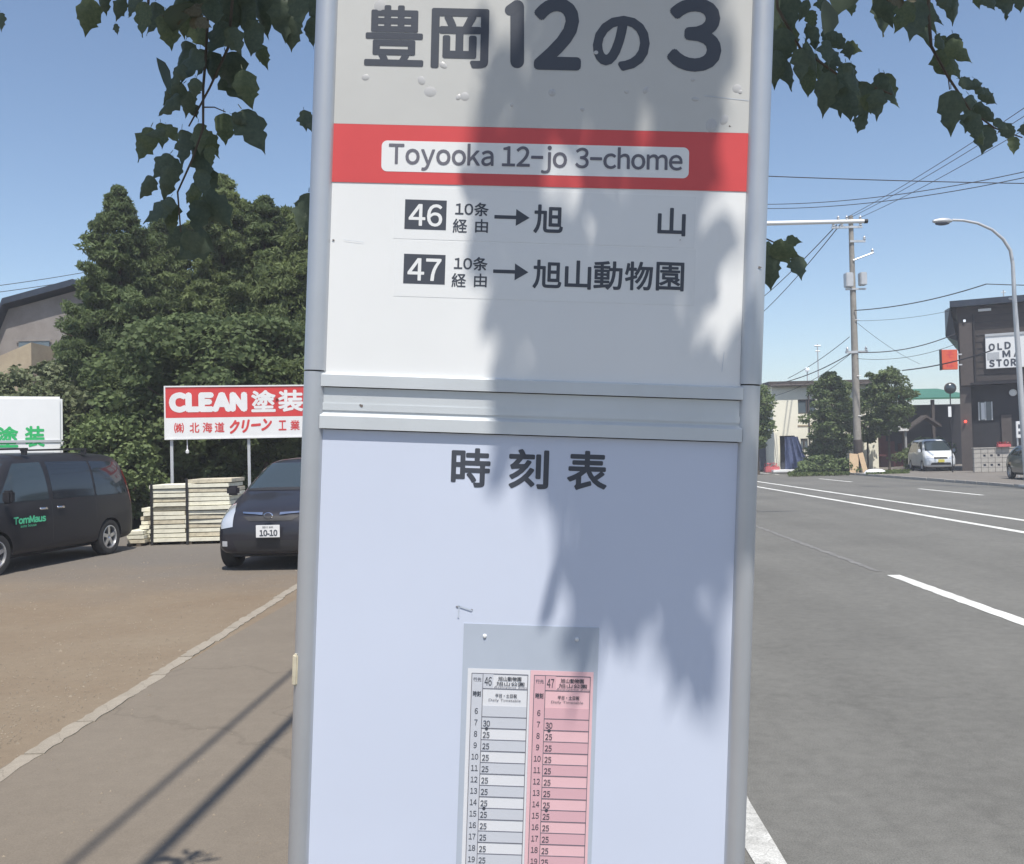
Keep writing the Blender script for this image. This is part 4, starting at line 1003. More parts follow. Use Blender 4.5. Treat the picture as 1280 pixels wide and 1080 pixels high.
def build_hatch(name, loc, rz, paint, label, cat, plate='1010'):
    r_ = empty(name, loc, rz); tag(r_, label, cat)
    body, bvh = car_body(HB, [(1.18, 0, .30), (-1.22, 0, .30)], paint, r_, .30)
    for x in (1.18, -1.22):
        for sg in (1, -1): wheel(r_, x, sg * .74, .30, sg)
    MB().box(-1.6, 1.6, -.6, .6, .18, .40).build('underbody', M['dark'], r_)
    P_ = lambda poly, ax, sg, m, nm, off=.004, th=0: patch(bvh, poly, ax, sg, off, m, nm, r_, th=th, step=.05)
    P_([(-.66, 1.075), (-.3, 1.09), (.3, 1.09), (.66, 1.075), (.52, 1.40), (.45, 1.435), (-.45, 1.435), (-.52, 1.40)], 'x', 1, M['glass2'], 'windscreen')
    P_([(-.60, 1.05), (.60, 1.05), (.66, 1.075), (.3, 1.09), (-.3, 1.09), (-.66, 1.075)], 'x', 1, M['dark'], 'cowl', .006)
    for sg in (1, -1):
        P_([(.72, 1.0), (.32, 1.34), (.18, 1.40), (-.25, 1.42), (-.25, 1.0)], 'y', sg, M['glass'], 'front_side_window')
        P_([(-.33, 1.0), (-.33, 1.42), (-.95, 1.38), (-1.15, 1.04)], 'y', sg, M['glass'], 'rear_side_window')
        P_([(sg * .52, .60), (sg * .70, .57), (sg * .76, .70), (sg * .75, .86), (sg * .62, .89), (sg * .54, .79)], 'x', 1, M['lens'], 'headlight', .008)
        P_([(sg * .60, .34), (sg * .68, .34), (sg * .68, .41), (sg * .60, .41)], 'x', 1, M['lens'], 'fog_lamp', .006)
        MB().box(.60, .70, sg * .84 if sg > 0 else sg * 1.02, sg * 1.02 if sg > 0 else sg * .84, .98, 1.12).build('wing_mirror', paint, r_, bevel=.03)
        P_([(.10, .80), (.26, .80), (.26, .83), (.10, .83)], 'y', sg, paint, 'door_handle', .02, .012)
    P_([(-.30, .67), (.30, .67), (.40, .73), (-.40, .73)], 'x', 1, M['dark'], 'grille', .006)
    P_([(-.46, .27), (.46, .27), (.52, .42), (-.52, .42)], 'x', 1, M['dark'], 'lower_intake', .006)
    P_([(.12, .745), (.40, .765), (.42, .785), (.12, .775)], 'x', 1, M['chrome'], 'grille_bar', .014)
    P_([(-.12, .745), (-.40, .765), (-.42, .785), (-.12, .775)], 'x', 1, M['chrome'], 'grille_bar', .014)
    e = MB().lathe([(.055, -.012), (.068, 0), (.055, .012), (.055, -.012)], 20, Matrix.Translation((1.885, 0, .745)) @ Matrix.Rotation(R(90), 4, 'Z') @ Matrix.Scale(.7, 4, (0, 0, 1)))
    e.build('emblem', M['chrome'], r_, smooth=True)
    pl = MB().box(1.905, 1.915, -.165, .165, .46, .625).build('number_plate', M['board_white'], r_, bevel=.003)
    text('10-10', pl, (1.918, .01, .52), (0, 1, 0), Z_, .25, .085, M['ink'], .05, word=True); text('旭川 500', pl, (1.918, .0, .597), (0, 1, 0), Z_, .15, .03, M['ink'], .01)
    MB().box(1.87, 1.905, -.12, .12, .48, .60).build('plate_bracket', M['dark'], r_)
    return r_
q1 = at(339, 700, 13.05); q1.z = 0
hatch = build_hatch('navy_hatchback', (q1.x + .09, q1.y + 1.86, 0), R(-93.0), M['navy'], 'dark navy hatchback parked nose out beside the cream planks, half hidden by the sign post', 'car')

hatch.scale = (1.03, 1.03, 1.06)
# white truck box behind the van
dT = 20.2; tp = at(79, 580, dT); tp.z = 0
trk = empty('box_truck', tp, R(27)); tag(trk, 'white box truck with green Japanese lettering behind the black minivan', 'truck')
zT = at(60, 496, dT).z; zB = at(60, 566, dT).z
bx = MB().box(-4.4, 0, 0, 1.9, zB - .55, zT).build('box_body', M['white'], trk, bevel=.05)
MB().box(-4.42, .02, -.02, .0, at(60, 553, dT).z, at(60, 550, dT).z).build('side_rail', M['steel'], bx)
MB().box(-4.42, .03, -.03, 1.93, zB - .62, zB - .56).build('floor_frame', M['steel'], trk)
kx = dT / F * .84
text('塗', trk, ((7 - 79) * kx, -.006, at(7, 547, dT).z), X_, Z_, 27 * kx, 31 * kx, M['green'], .03); text('装', trk, ((42 - 79) * kx, -.006, at(42, 546, dT).z + .0), X_, Z_, 26 * kx, 31 * kx, M['green'], .03)
MB().box(-6.0, -4.5, .05, 1.85, .45, 2.0).build('cab', M['white'], trk, bevel=.12)
MB().box(-4.4, -.1, .5, 1.4, .5, zB - .62).build('chassis', M['dark'], trk)
for x in (-5.2, -1.0):
    for y in (.15, 1.75): wheel(trk, x, y, .36, -1 if y < 1 else 1)

# ------------------------------------------------------------------ far side: cream building
def bld(name, X, Yb, d, label, cat='building', rz=0.0):
    p = at(X, Yb, d); p.z = 0; r_ = empty(name, p, rz); tag(r_, label, cat)
    def lx(Xp):
        q = at(Xp, 560, d); r = q.x / q.y
        return (r * p.y - p.x) / (math.cos(rz) - r * math.sin(rz))
    def lz(Yp, Xp=None): return at(Xp or X, Yp, d).z
    return r_, lx, lz
cb, lx, lz = bld('cream_building', 968, 590, 62, 'two storey cream building with a flat dark trimmed roof across the road')
W2 = lx(1098); H2 = lz(482)
wn = [(lx(999), lx(1021), lz(518), lz(500)), (lx(975), lx(994), 0, lz(545)), (lx(1001), lx(1010), lz(563), lz(549)), (lx(1060), lx(1078), lz(520), lz(503))]
wall_holes(MB(), W2, H2, 0, .25, wn).build('front_wall', M['cream'], cb)
MB().box(0, .25, .26, 9, 0, H2).box(W2 - .25, W2, .26, 9, 0, H2).box(.26, W2 - .26, 8.7, 9, 0, H2).build('side_wall', M['cream'], cb)
MB().box(-.3, W2 + .3, -.4, 9.2, H2 + .01, H2 + .26).build('roof', M['brown2'], cb)
for k in (0, 2, 3):
    a, b_, c_, d_ = wn[k]
    f_ = MB().box(a, b_, .10, .13, c_, d_).build('window', M['pane'], cb)
    MB().box(a, b_, .04, .098, c_, c_ + .07).box(a, b_, .04, .098, d_ - .07, d_).box((a + b_) / 2 - .04, (a + b_) / 2 + .04, .04, .098, c_ + .07, d_ - .07).build('window_frame', M['brown2'], f_)
MB().box(wn[1][0], wn[1][1], .9, 1.0, 0, wn[1][3]).build('doorway_panel', M['bluegrey'], cb)
MB().box(lx(966), lx(972), -.35, -.03, 0, lz(540)).build('porch_pillar', M['cream'], cb)
MB().tube([(lx(1035), 1.5, H2 + .2), (lx(1035), 1.5, lz(428))], .04, 8).tube([(lx(1031), 1.5, lz(430)), (lx(1039), 1.5, lz(430))], .05, 6).tube([(lx(1032), 1.5, lz(437)), (lx(1038), 1.5, lz(437))], .04, 6).build('antenna', M['steel'], cb)
MB().tube([(lx(1012), -.08, .1), (lx(1012), -.08, H2)], .05, 8).tube([(-.2, -.42, H2 - .02), (W2 + .2, -.42, H2 - .02)], .06, 8).build('gutter', M['brown2'], cb)
MB().box(lx(998), W2, -.03, -.002, lz(534), lz(532)).build('storey_band', M['tanwall'], cb)
# tarpaulin in the doorway
tp_, lx, lz = bld('blue_tarpaulin', 986, 590, 61.3, 'crumpled blue grey tarpaulin hung in the doorway of the cream building', 'tarpaulin')
mb = MB(); nx, nz = 10, 8; vs = []; rs2 = random.Random(3)
for j in range(nz + 1):
    for i in range(nx + 1):
        t_ = j / nz; xw = (-.25 + (i / nx) * (.9 + .75 * (1 - t_)))
        vs.append((xw + .05 * rs2.random(), .12 * math.sin(i * 2.2) + .05 * rs2.random(), .05 + 2.2 * t_))
tpm = MB().add(vs, [(j * (nx + 1) + i, j * (nx + 1) + i + 1, (j + 1) * (nx + 1) + i + 1, (j + 1) * (nx + 1) + i) for j in range(nz) for i in range(nx)])
tpm.build('sheet', M['bluesheet'], tp_, smooth=True)
# garage left of it
gb, lx, lz = bld('garage', 900, 590, 64, 'dark blue grey garage mostly hidden behind the right post of the bus stop sign')
MB().box(0, lx(966) - .1, 0, 6, 0, lz(541)).build('walls', M['bluegrey'], gb)
MB().box(-.2, lx(966) - .05, -.3, 6.2, lz(541) + .01, lz(536)).build('roof', M['roof_dark'], gb)
sl = MB().box(lx(925), lx(960), -.06, -.01, 0, lz(548)).mesh('shutter', M['bluegrey'])
link('shutter', sl, gb)
# kerbside clutter in front of the cream building
kb, lx, lz = bld('red_planter', 968, 592, 58, 'low pinkish red planter box at the foot of the cream building', 'planter')
MB().box(-.55, .35, 0, .5, 0, .35).build('box', M['pinkf'], kb, bevel=.03)
rs = np.random.RandomState(31); scatter('flowers', rs.uniform((-.5, .05, .3), (.3, .45, .62), (160, 3)), rs.uniform(.06, .12, 160), M['pinkf'], kb, (0, 0, 0), 3, QD)
wt, lx, lz = bld('white_slab', 985, 591, 57.5, 'low white slab lying in front of the cream building doorway', 'slab')
MB().box(-.9, .7, 0, 1.2, 0, .16).build('slab_top', M['white'], wt, bevel=.03)
# green roofed workshop
gw, lx, lz = bld('green_roofed_workshop', 1050, 590, 66, 'low workshop with a long green metal roof left of the brown store')
GX0, GX1 = lx(1052), lx(1222)
MB().add([(GX0, -.6, lz(500)), (GX1, -.6, lz(500)), (GX1, 6, lz(482)), (GX0, 6, lz(482)), (GX0, -.6, lz(500) - .12), (GX1, -.6, lz(500) - .12), (GX1, 6, lz(482) - .12), (GX0, 6, lz(482) - .12)], [(0, 1, 2, 3), (7, 6, 5, 4), (0, 4, 5, 1), (1, 5, 6, 2), (2, 6, 7, 3), (3, 7, 4, 0)]).build('roof', M['roof_green'], gw)
MB().box(GX0 + .1, GX1 + 2, 3, 8, 0, lz(500) - .35).build('back_wall', M['charcoal'], gw)
for X in (1054, 1090, 1128, 1165): MB().box(lx(X) - .1, lx(X) + .1, -.4, -.2, 0, lz(500) - .14).build('roof_post', M['brown2'], gw)
MB().box(lx(1053), lx(1117), -2.6, -.7, lz(541), lz(535)).build('canopy', M['white'], gw)
MB().box(lx(1055), lx(1057), -2.4, -2.2, 0, lz(541) - .01).box(lx(1114), lx(1116), -2.4, -2.2, 0, lz(541) - .01).build('canopy_post', M['steel'], gw)
MB().box(lx(1086), lx(1095), -1.8, -1.2, .8, lz(541) - .3).build('maroon_pillar', M['maroon'], gw)
for k, (X, Yt) in enumerate(((1100, 560), (1108, 553), (1122, 566), (1133, 556))):
    MB().box(lx(X) - .35, lx(X) + .35, -.9 + .3 * k, -.3 + .3 * k, 0, lz(Yt)).build('door_leaf', M['maroon'], gw)
MB().prism([(lx(1120), lz(541)), (lx(1147), lz(522)), (lx(1165), lz(534)), (lx(1165), lz(537)), (lx(1147), lz(525)), (lx(1120), lz(544))], -1.6, -.7).build('porch_gable', M['brown2'], gw)

# brown store on the right
bs, lx, lz = bld('brown_store', 1203, 592, 52, 'dark brown two storey store with a lettered white board at the right edge', rz=R(-27))
BW = 8.0; BH = lz(384); 
MB().box(0, BW, 0, 8, lz(482), BH - .01).build('upper_wall', M['brown'], bs)
MB().box(lx(1216) , BW, .5, 8, 0, lz(482) - .01).build('ground_floor_wall', M['charcoal'], bs)
MB().box(0, lx(1216), .05, 8, 0, lz(482) - .01).build('corner_wall', M['brown2'], bs)
MB().box(lx(1204), lx(1220), -.14, -.003, lz(482), lz(404)).build('tiled_pilaster', M['brown2'], bs)
MB().add([(-.35, -.5, BH), (BW, -.5, BH), (BW, 8.4, BH + .25), (-.35, 8.4, BH + .25), (-.35, -.5, BH + .35), (BW, -.5, BH + .35), (BW, 8.4, BH + .6), (-.35, 8.4, BH + .6)], [(0, 3, 2, 1), (4, 5, 6, 7), (0, 1, 5, 4), (1, 2, 6, 5), (2, 3, 7, 6), (3, 0, 4, 7)]).build('roof', M['roof_dark'], bs)
MB().add([(-.35, -.48, BH - .01), (-.02, -.02, BH - 1.9), (-.65, .6, BH - 1.5), (-.65, .6, BH - .01), (-.03, 8, BH - .01), (-.03, 8, BH - 1.9)], [(0, 1, 2, 3), (3, 2, 5, 4), (0, 3, 4), (1, 5, 2)]).build('eave_soffit', M['roof_dark'], bs)
for k in range(12):
    z = lz(482) + (BH - lz(482)) * (k + .5) / 12
    MB().box(lx(1220) + .02, BW - .02, -.018, -.002, z - .015, z + .015).build('siding_batten', M['charcoal'], bs)
wq = MB().box(lx(1226), lx(1241), .44, .49, lz(526), lz(503)).build('window', M['pane'], bs)
MB().box(lx(1226) - .06, lx(1226), .40, .49, lz(526), lz(503)).box(lx(1241), lx(1241) + .06, .40, .49, lz(526), lz(503)).box((lx(1226) + lx(1241)) / 2 - .03, (lx(1226) + lx(1241)) / 2 + .03, .40, .439, lz(526), lz(503)).build('window_frame', M['steel'], wq)
MB().box(lx(1228), lx(1232.5), .436, .4395, lz(525), lz(504)).build('curtain', M['white'], wq)
MB().box(lx(1216), BW, -.35, .48, lz(482), lz(482) + .12).build('shopfront_ledge', M['charcoal'], bs)
MB().lathe([(0, -.16), (.05, -.12), (.07, -.02), (.07, 0)], 12, Matrix.Translation((lx(1208), -.02, lz(527)))).build('red_lamp', M['glow_red'], bs)
MB().box(lx(1236) - .3, lx(1236) + .35, -.12, -.02, lz(391), lz(388)).build('wall_light', M['white'], bs)
MB().box(lx(1211) - .06, lx(1211) + .06, -.22, -.15, lz(403), lz(400)).build('security_light', M['glow'], bs)
MB().lathe([(0, -.08), (.18, -.07), (.2, 0)], 16, Matrix.Translation((lx(1269), .48, lz(493)))).build('wall_clock', M['white'], bs)
MB().tube([(lx(1263), 3, BH + .3), (lx(1263), 3, lz(357))], .04, 6).tube([(lx(1260), 3, lz(360)), (lx(1266), 3, lz(360))], .03, 6).build('roof_antenna', M['steel'], bs)
lb = MB().box(lx(1236), lx(1300), -.16, -.03, lz(463), lz(421)).build('letter_board', M['white'], bs, bevel=.02)
MB().box(lx(1236), lx(1300), -.20, -.161, lz(423), lz(420)).box(lx(1238), lx(1253), -.175, -.161, lz(452), lz(443)).build('letter_board_lamp_rail', M['steel'], lb)
def bl(s, a, b_, yt, yb): text(s, lb, ((lx(a) + lx(b_)) / 2, -.17, (lz(yt) + lz(yb)) / 2), X_, Z_, lx(b_) - lx(a), lz(yt) - lz(yb), M['ink'], .06, word=True)
bl('O', 1240, 1248, 432, 441); bl('L', 1251, 1257, 432, 440.5); bl('D', 1260, 1268, 431, 440); bl('M', 1257, 1267, 441.5, 450); bl('A', 1271, 1280, 441.5, 450)
for s_, a in (('S', 1240), ('T', 1249), ('O', 1258), ('R', 1267)): bl(s_, a, a + 7, 452, 461)
MB().tube([(lx(1222), -.10, lz(482)), (lx(1222), -.10, lz(394))], .05, 8).build('downpipe', M['charcoal'], bs)
ac = MB().box(lx(1245), lx(1245) + .8, .05, .45, .1, .75).build('air_conditioner', M['white'], bs, bevel=.03)
MB().box(lx(1253), lx(1266), .40, .48, 0.0, lz(520)).build('door', M['brown2'], bs); MB().tube([(lx(1256), .38, 1.0), (lx(1256), .38, 1.3)], .02, 6).build('door_handle', M['steel'], bs)
# projecting orange board
ob, lx, lz = bld('orange_sign_board', 1181, 590, 51.6, 'square orange board projecting from the left corner of the brown store', 'sign board')
MB().box(0, lx(1200), -.08, .08, lz(462), lz(437)).build('panel', M['orange'], ob, bevel=.02)
MB().box(0 - .05, 0, -.10, .10, lz(462) - .02, lz(437) + .02).build('panel_edge', M['dark'], ob)
for yy in (443, 456): MB().box(lx(1200), lx(1206), -.03, .03, lz(yy) - .04, lz(yy) + .04).build('bracket', M['steel'], ob)
text('そ', ob, (lx(1190.5), -.085, lz(443.5)), X_, Z_, .42, .40, M['redink'], .03); text('ば', ob, (lx(1190.5), -.085, lz(455)), X_, Z_, .42, .40, M['redink'], .03)
# traffic mirror, round sign
tm, lx, lz = bld('traffic_mirror', 1191, 592, 50, 'round dark traffic mirror on a thin pole before the corner of the brown store', 'traffic mirror')
MB().tube([(0, 0, 0), (0, 0, lz(478))], .03, 8).build('pole', M['charcoal'], tm, smooth=True)
MB().lathe([(0, -.14), (.16, -.12), (.26, -.03), (.26, .0), (0, .03)], 24, Matrix.Translation((.0, -.06, lz(485)))).build('mirror', M['glass2'], tm, smooth=True)
MB().lathe([(.26, -.06), (.31, -.03), (.31, .02), (.26, .04)], 24, Matrix.Translation((.0, -.06, lz(485)))).build('mirror_rim', M['brown2'], tm, smooth=True)
MB().box(-.14, .02, -.05, -.03, lz(521), lz(508)).build('white_plate', M['white'], tm)
tm.rotation_euler = (0, 0, R(-12))
# concrete block wall
cw, lx, lz = bld('block_wall', 1218, 590, 49, 'low pale concrete block wall with open slots in front of the brown store', 'wall')
WW, WH = lx(1270), lz(561); nb = 6; rows = 5; bwid = WW / nb; bh = WH / rows
bmA = MB().box(.006, bwid - .006, 0, .15, .006, bh - .006).mesh('block', M['blockc'], bevel=.01)
bmB = MB().box(.006, bwid - .006, 0, .15, .006, bh * .28).box(.006, bwid - .006, 0, .15, bh * .74, bh - .006).box(.006, .12, 0, .15, bh * .28, bh * .74).box(bwid - .12, bwid - .006, 0, .15, bh * .28, bh * .74).mesh('slotted_block', M['blockc'])
for r_i in range(rows):
    for c_i in range(nb):
        op = r_i in (1, 3) and 1 <= c_i <= 3
        link('slotted_block' if op else 'block', bmB if op else bmA, cw, (c_i * bwid, 0, r_i * bh))
MB().box(-.03, WW + .03, -.03, .18, WH + .002, WH + .06).build('coping', M['blockc'], cw)
MB().box(.02, WW - .02, .05, .10, 0, WH).build('mortar_core', M['bluegrey'], cw)
# flower boxes on the wall
fb, lx, lz = bld('red_flower_box', 1257, 590, 48.8, 'small red flower box on top of the concrete block wall', 'flower box')
fb.location.z = WH + .06
MB().box(-.35, .35, .0, .2, 0, .16).build('box', M['pinkf'], fb, bevel=.02)
rs = np.random.RandomState(35); scatter('flowers', rs.uniform((-.35, 0, .12), (.35, .2, .3), (120, 3)), rs.uniform(.05, .09, 120), M['tail'], fb, (0, 0, 0), 3, QD)
# standing notice board at the far right
nb_, lx, lz = bld('notice_board', 1281, 612, 41, 'white notice board with black marks at the right edge of the photo', 'notice board')
MB().box(-.28, .35, 0, .06, 1.75, 2.5).build('panel', M['board_white'], nb_, bevel=.01)
MB().box(-.2, .27, -.008, -.002, 2.18, 2.36).box(-.2, .05, -.008, -.002, 1.92, 2.05).build('printed_marks', M['ink'], nb_)
MB().box(-.22, -.17, .07, .12, 0, 2.4).box(.22, .27, .07, .12, 0, 2.4).build('post', M['steel'], nb_)

# white minivan parked by the store
wv = at(1180, 588, 53.0); wv.z = 0
wvan, _ = build_van('white_minivan', (wv.x, wv.y + 1.6, 0), R(-101), M['carwhite'], M['glass2'], 'white minivan parked nose out left of the brown store', 'van', 1.0)
pl = MB().box(2.30, 2.315, -.165, .165, .52, .68).build('number_plate', M['yellow'], wvan)
# dark car cut by the right edge
dk = at(1309, 606, 38); dk.z = 0
dcar = build_hatch('dark_hatchback', (dk.x, dk.y + .4, 0), R(-100), M['darkcar'], 'dark car cut off by the right edge of the photo', 'car')

# trees across the road
a_tree('broadleaf_tree', 1042, 588, 56.5, hpx(1040, 466, 56.5), 1.30, 170, 170, .15, M['broad'], 'dark round broadleaf tree left of the far utility pole', ball, h0=.9, seed=41, csz=(.3, .55), trunk=.10)
a_tree('broadleaf_tree', 1036, 588, 57.5, hpx(1030, 540, 57.5), 1.05, 100, 120, .15, M['broad'], 'low leafy shrub under the dark round tree left of the far utility pole', ball, h0=.0, seed=42, csz=(.3, .5), trunk=.05, cat='bush')
a_tree('broadleaf_tree', 1112, 588, 55.5, hpx(1112, 458, 55.5), 1.45, 120, 150, .15, M['broad'], 'light broadleaf tree with a thin bare trunk right of the far utility pole', ball, h0=2.3, seed=43, csz=(.22, .5), jag=.35, shell=.3, trunk=.08)
a_tree('broadleaf_tree', 1085, 588, 60, hpx(1085, 492, 60), 1.2, 70, 120, .15, M['broad'], 'smaller tree behind the far utility pole', ball, h0=1.9, seed=44, csz=(.3, .5), trunk=.07)
a_tree('broadleaf_tree', 948, 588, 57, hpx(948, 480, 57), .85, 110, 130, .15, M['broad'], 'dark tree at the left end of the far side next to the sign post', ball, h0=1.7, seed=45, csz=(.3, .5), trunk=.08)
a_tree('bush', 1160, 588, 60, hpx(1160, 548, 60), 1.6, 90, 80, .2, M['broad'], 'bush behind the roof of the white minivan', ball, h0=.1, seed=46, cat='bush', csz=(.3, .5), trunk=.04)
for k, (X, Yt, s_) in enumerate(((1010, 578, .9), (1027, 570, 1.2), (1050, 574, 1.0))):
    a_tree('bush', X, 592, 54.5, hpx(X, Yt, 54.5), s_, 50, 70, .16, M['broad'], ('small bush nearest the cream building doorway', 'taller bush under the dark round tree', 'small bush beside the leaning plywood board')[k], ball, h0=.0, seed=50 + k, cat='bush', csz=(.2, .35), trunk=.03)
rs = np.random.RandomState(61)
def grass_patch(Xa, Xb, da, db, n, sd_):
    rs = np.random.RandomState(sd_); t1, t2 = rs.uniform(0, 1, n), rs.uniform(0, 1, n)
    out = []
    for a, b_ in zip(t1, t2):
        d = da + (db - da) * b_; q = at(Xa + (Xb - Xa) * a, 560, d); out.append((q.x, q.y, .1))
    return np.array(out)
Gp = np.concatenate([grass_patch(985, 1060, 51.5, 56, 3500, 1), grass_patch(1082, 1135, 50, 55, 2500, 2)])
go = scatter('verge_grass', Gp, rs.uniform(.10, .22, len(Gp)), M['grass'], None, (0, 0, 0), 62, QD, down=2)
tag(go, 'patches of short green grass on the verge across the road', 'grass', kind='stuff')

# ------------------------------------------------------------------ far utility pole with its fittings
dP = 54.0; pp = at(1073, 590, dP); pp.z = 0
up = empty('utility_pole', pp); tag(up, 'tall brown utility pole with crossarms and two grey transformers across the road', 'utility pole', 'utility poles along the street')
ptop = at(1066, 268, dP); HP = ptop.z; lnx = ptop.x - pp.x
def PX(z): return lnx * z / HP
MB().tube([(0, 0, -.1), (PX(HP * .5), 0, HP * .5), (lnx, 0, HP)], [.24, .19, .13], 14).build('pole_shaft', M['pole'], up, smooth=True)
def pz(Y): return at(1070, Y, dP).z
def arm(Y, xa, xb, t=.06, y=0, ya=0):
    MB().box(PX(pz(Y)) + xa, PX(pz(Y)) + xb, -.22 + y, -.12 + y, pz(Y) - t, pz(Y) + t).build('crossarm', M['steel'], up)
arm(275, -.9, .7); arm(283, -1.2, .6); arm(301, -.15, .75); arm(440, -.6, .7, .07)
MB().tube([(PX(pz(325)), -.2, pz(325)), (PX(pz(325)) + 1.2, -.2, pz(316))], .05, 6).build('crossarm', M['steel'], up, smooth=True)
ins = MB().lathe([(.03, -.12), (.10, -.10), (.04, -.03), (.10, 0), (.04, .06), (.03, .12)], 10).mesh('insulator', M['steel'], True)
for dx_, Y in ((-.8, 272), (-.3, 272), (.5, 272), (-1.1, 280), (-.6, 280), (.5, 280), (.7, 298), (1.15, 314), (-.5, 437), (.6, 437)):
    link('insulator', ins, up, (PX(pz(Y)) + dx_, -.17, pz(Y) + .06), (R(90), 0, 0))
for xa, xb, Ya, Yb, nm in ((-.55, -.12, 341, 359, 'transformer'), (.30, .68, 341, 357, 'transformer')):
    m_ = MB().box(PX(pz(350)) + xa, PX(pz(350)) + xb, -.5, .0, pz(Yb), pz(Ya)); m_.build(nm, M['steel'], up, bevel=.04)
arm(361, -.5, .7, .05)
mb = MB()
for Y in (400, 470, 520): mb.tube([(PX(pz(Y)), -.24, pz(Y)), (PX(pz(Y)) + .25, -.24, pz(Y))], .02, 5)
mb.build('climbing_step', M['steel'], up)
MB().lathe([(.245, -.9), (.26, -.88), (.26, .6), (.24, .62)], 14, Matrix.Translation((.02, 0, 1.3)) @ Matrix.Rotation(R(90), 4, 'X')).build('pole_guard', M['brown2'], up, smooth=True)
wb = at(1066, 592, 53.4); wb.z = 0
for k, (X, wdt, tlt) in enumerate(((1062, .55, .10), (1079, .30, -.16))):
    q = at(X, 592, 53.3); q.z = 0
    b_ = empty('plywood_board', q, R(5)); tag(b_, ('wide tan plywood board leaning against the left of the far utility pole', 'narrow tan board leaning against the right of the far utility pole')[k], 'board')
    MB().box(0, wdt, 0, .03, 0, 1.15, Matrix.Rotation(tlt, 4, 'Y') @ Matrix.Rotation(R(-9), 4, 'X')).build('sheet', M['tanboard'], b_)
q = at(1094, 592, 51); q.z = 0
wo_ = empty('white_basin', q); tag(wo_, 'white oval basin lying upside down on the verge right of the far utility pole', 'basin')
MB().lathe([(0, .26), (.34, .24), (.52, .16), (.60, .02), (.64, 0)], 20, Matrix.Rotation(R(90), 4, 'X') @ Matrix.Scale(.8, 4, (0, 0, 1))).build('shell', M['white'], wo_, smooth=True)
MB().lathe([(.58, .0), (.68, .01), (.68, .035), (.60, .04)], 20, Matrix.Rotation(R(90), 4, 'X') @ Matrix.Scale(.8, 4, (0, 0, 1))).build('rim', M['white'], wo_, smooth=True)

# wires
GW = 'wires strung from the far utility pole'
def wr(a, b_, s, r, label): cable('overhead_wire', sag(at(*a), at(*b_), s), r, label, GW)
wr((930, 219, 30), (1330, 230, 32), .04, .016, 'nearly level dark wire crossing the sky below the right twigs')
wr((900, 254, 60), (1420, 180, 40), .9, .022, 'upper of the two pale wires rising to the right above the arm')
wr((900, 259, 60), (1420, 188, 40), .9, .022, 'lower of the two pale wires rising to the right above the arm')
wr((1058, 272, 54), (1400, 52, 28), .25, .014, 'highest of the three wires rising steeply from the pole top')
wr((1063, 272, 54), (1400, 66, 28), .25, .014, 'middle of the three wires rising steeply from the pole top')
wr((1075, 272, 54), (1400, 88, 28), .25, .014, 'lowest of the three wires rising steeply from the pole top')
wr((1046, 281, 54), (930, 390, 90), .3, .03, 'leftmost wire descending left from the top crossarm')
wr((1050, 281, 54), (945, 398, 90), .3, .03, 'wire descending left next to the leftmost one from the top crossarm')
wr((1068, 388, 54), (1233, 355, 48), .25, .03, 'wire from the pole middle to the roof of the brown store')
wr((1233, 355, 48), (1330, 357, 46), .02, .025, 'short wire continuing right above the brown store roof')
wr((1070, 401, 54), (1190, 388, 52), .15, .012, 'faint wire below the one that reaches the brown store roof')
wr((1070, 440, 54), (1195, 417, 52), .35, .03, 'dark sagging wire from the pole to the eave of the brown store')
wr((1070, 448, 54), (1195, 430, 52), .35, .015, 'thin sagging wire just under the dark one')
wr((1128, 463, 55), (1240, 438, 48), .15, .035, 'black cable ending behind the orange board')
wr((985, 473, 60), (1062, 421, 54), .15, .018, 'thin wire rising from the cream building roof to the pole')
wr((970, 480, 61), (1066, 440, 54), .25, .028, 'darker wire from the cream building corner to the pole')
wr((1066, 440, 54), (930, 500, 62), .7, .015, 'thin wire passing in front of the cream wall')
wr((1072, 404, 54), (1150, 455, 70), .2, .012, 'faint wire falling right from the pole middle')

# ------------------------------------------------------------------ street lamp and overhead arm
dL = 33.0; lb_ = at(1284, 612, dL); lb_.z = 0
sl_ = empty('street_lamp', lb_); tag(sl_, 'silver street lamp with a curved arm reaching left, in front of the brown store', 'street lamp')
pts = [(1285, 612), (1278, 520), (1272, 430), (1268, 372), (1266, 330), (1263, 313), (1254, 299), (1240, 287), (1222, 279), (1204, 275.5), (1190, 275)]
PL = []
for X, Y in pts: q = at(X, Y, dL); PL.append((q.x - lb_.x, q.y - lb_.y, max(q.z, -.05)))
MB().tube(PL, [.115, .10, .09, .075, .065, .06, .055, .05, .048, .045, .045], 14).build('pole', M['steel'], sl_, smooth=True)
q = at(1178, 277, dL); hx, hz = q.x - lb_.x, q.z
hd = MB().lathe([(0, -.36), (.06, -.34), (.13, -.2), (.15, 0), (.11, .22), (.06, .34), (0, .36)], 14, Matrix.Translation((hx, q.y - lb_.y, hz + .02)) @ Matrix.Rotation(R(90), 4, 'Z') @ Matrix.Scale(.75, 4, (0, 0, 1)))
hd.build('lamp_head', M['steel'], sl_, smooth=True)
hd = MB().lathe([(0, -.28), (.06, -.26), (.11, -.12), (.12, .05), (.08, .2), (0, .24)], 14, Matrix.Translation((hx - .03, q.y - lb_.y, hz - .05)) @ Matrix.Rotation(R(90), 4, 'Z') @ Matrix.Scale(.75, 4, (0, 0, 1)))
hd.build('lamp_lens', M['bluegrey'], sl_, smooth=True)
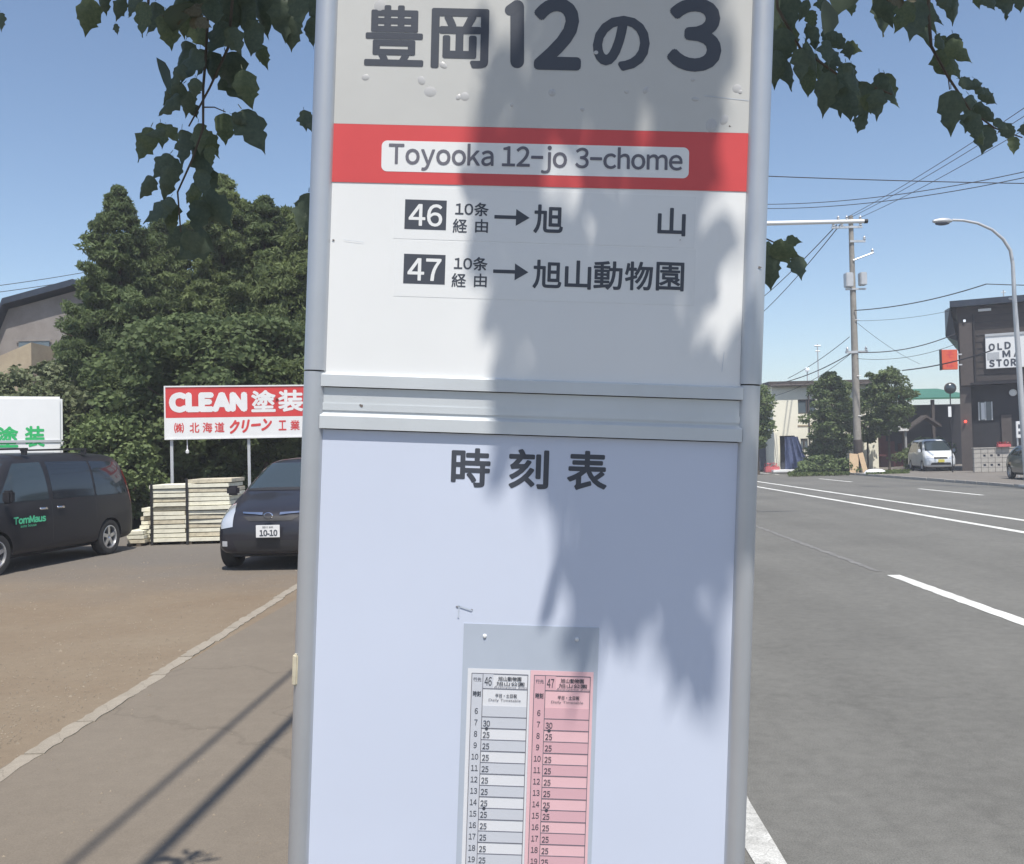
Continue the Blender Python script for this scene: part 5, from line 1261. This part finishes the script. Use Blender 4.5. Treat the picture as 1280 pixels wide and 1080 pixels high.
MB().lathe([(.09, -.03), (.105, -.02), (.105, .02), (.09, .03)], 12, Matrix.Translation((PL[3][0] - .01, 0, at(1269, 372, dL).z)) @ Matrix.Rotation(R(90), 4, 'X')).build('pole_band', M['steel'], sl_)
MB().box(-.2, .2, -.2, .2, -.02, .03).build('foot_plate', M['steel'], sl_)
dA = 21.0; ma = RD(.0, 21.0); ma.z = 0
ga = empty('overhead_arm_post', ma); tag(ga, 'white steel post behind the sign with a long level arm reaching right', 'traffic pole')
za = at(1000, 277, dA).z
e1 = at(1080, 276.5, dA)
MB().tube([(0, 0, -.1), (0, 0, za + .4)], [.11, .08], 14).build('post', M['steel'], ga, smooth=True)
MB().tube([(0, 0, za), (e1.x - ma.x, e1.y - ma.y, e1.z)], [.07, .045], 12).build('arm', M['white'], ga, smooth=True)
MB().tube([(e1.x - ma.x, e1.y - ma.y, e1.z), (e1.x - ma.x + .08, e1.y - ma.y, e1.z)], .05, 10).build('arm_cap', M['dark'], ga, smooth=True)
MB().box(.2, .8, -.05, -.02, za - .6, za - .09).build('arm_plate', M['board_white'], ga)
# glass ball lamp between the wires
bp = at(1009, 462, 60)
bl_ = empty('globe_lamp', (bp.x, bp.y, 0)); tag(bl_, 'small white globe lamp on a thin pole above the cream building roof', 'lamp')
bl_.location.y += 12
f_ = (60 + 12) / 60.0; bp2 = at(1009, 462, 72); bl_.location = (bp2.x, bp2.y, 0)
MB().tube([(0, 0, 0), (0, 0, bp2.z)], .05, 8).build('pole', M['steel'], bl_)
MB().lathe([(0, -.2), (.12, -.16), (.2, 0), (.12, .16), (0, .2)], 14, Matrix.Translation((0, 0, bp2.z))).build('globe', M['glow'], bl_, smooth=True)
# long low buildings that close the view beyond, mostly hidden
fw, lx, lz = bld('distant_house', 560, 590, 95, 'distant pale house hidden by the bus stop sign')
MB().box(0, 14, 0, 8, 0, 5).build('walls', M['cream'], fw); MB().prism([(-.4, 5.01), (14.4, 5.01), (7, 7.6)], -.4, 8.4).build('roof', M['roof_dark'], fw)
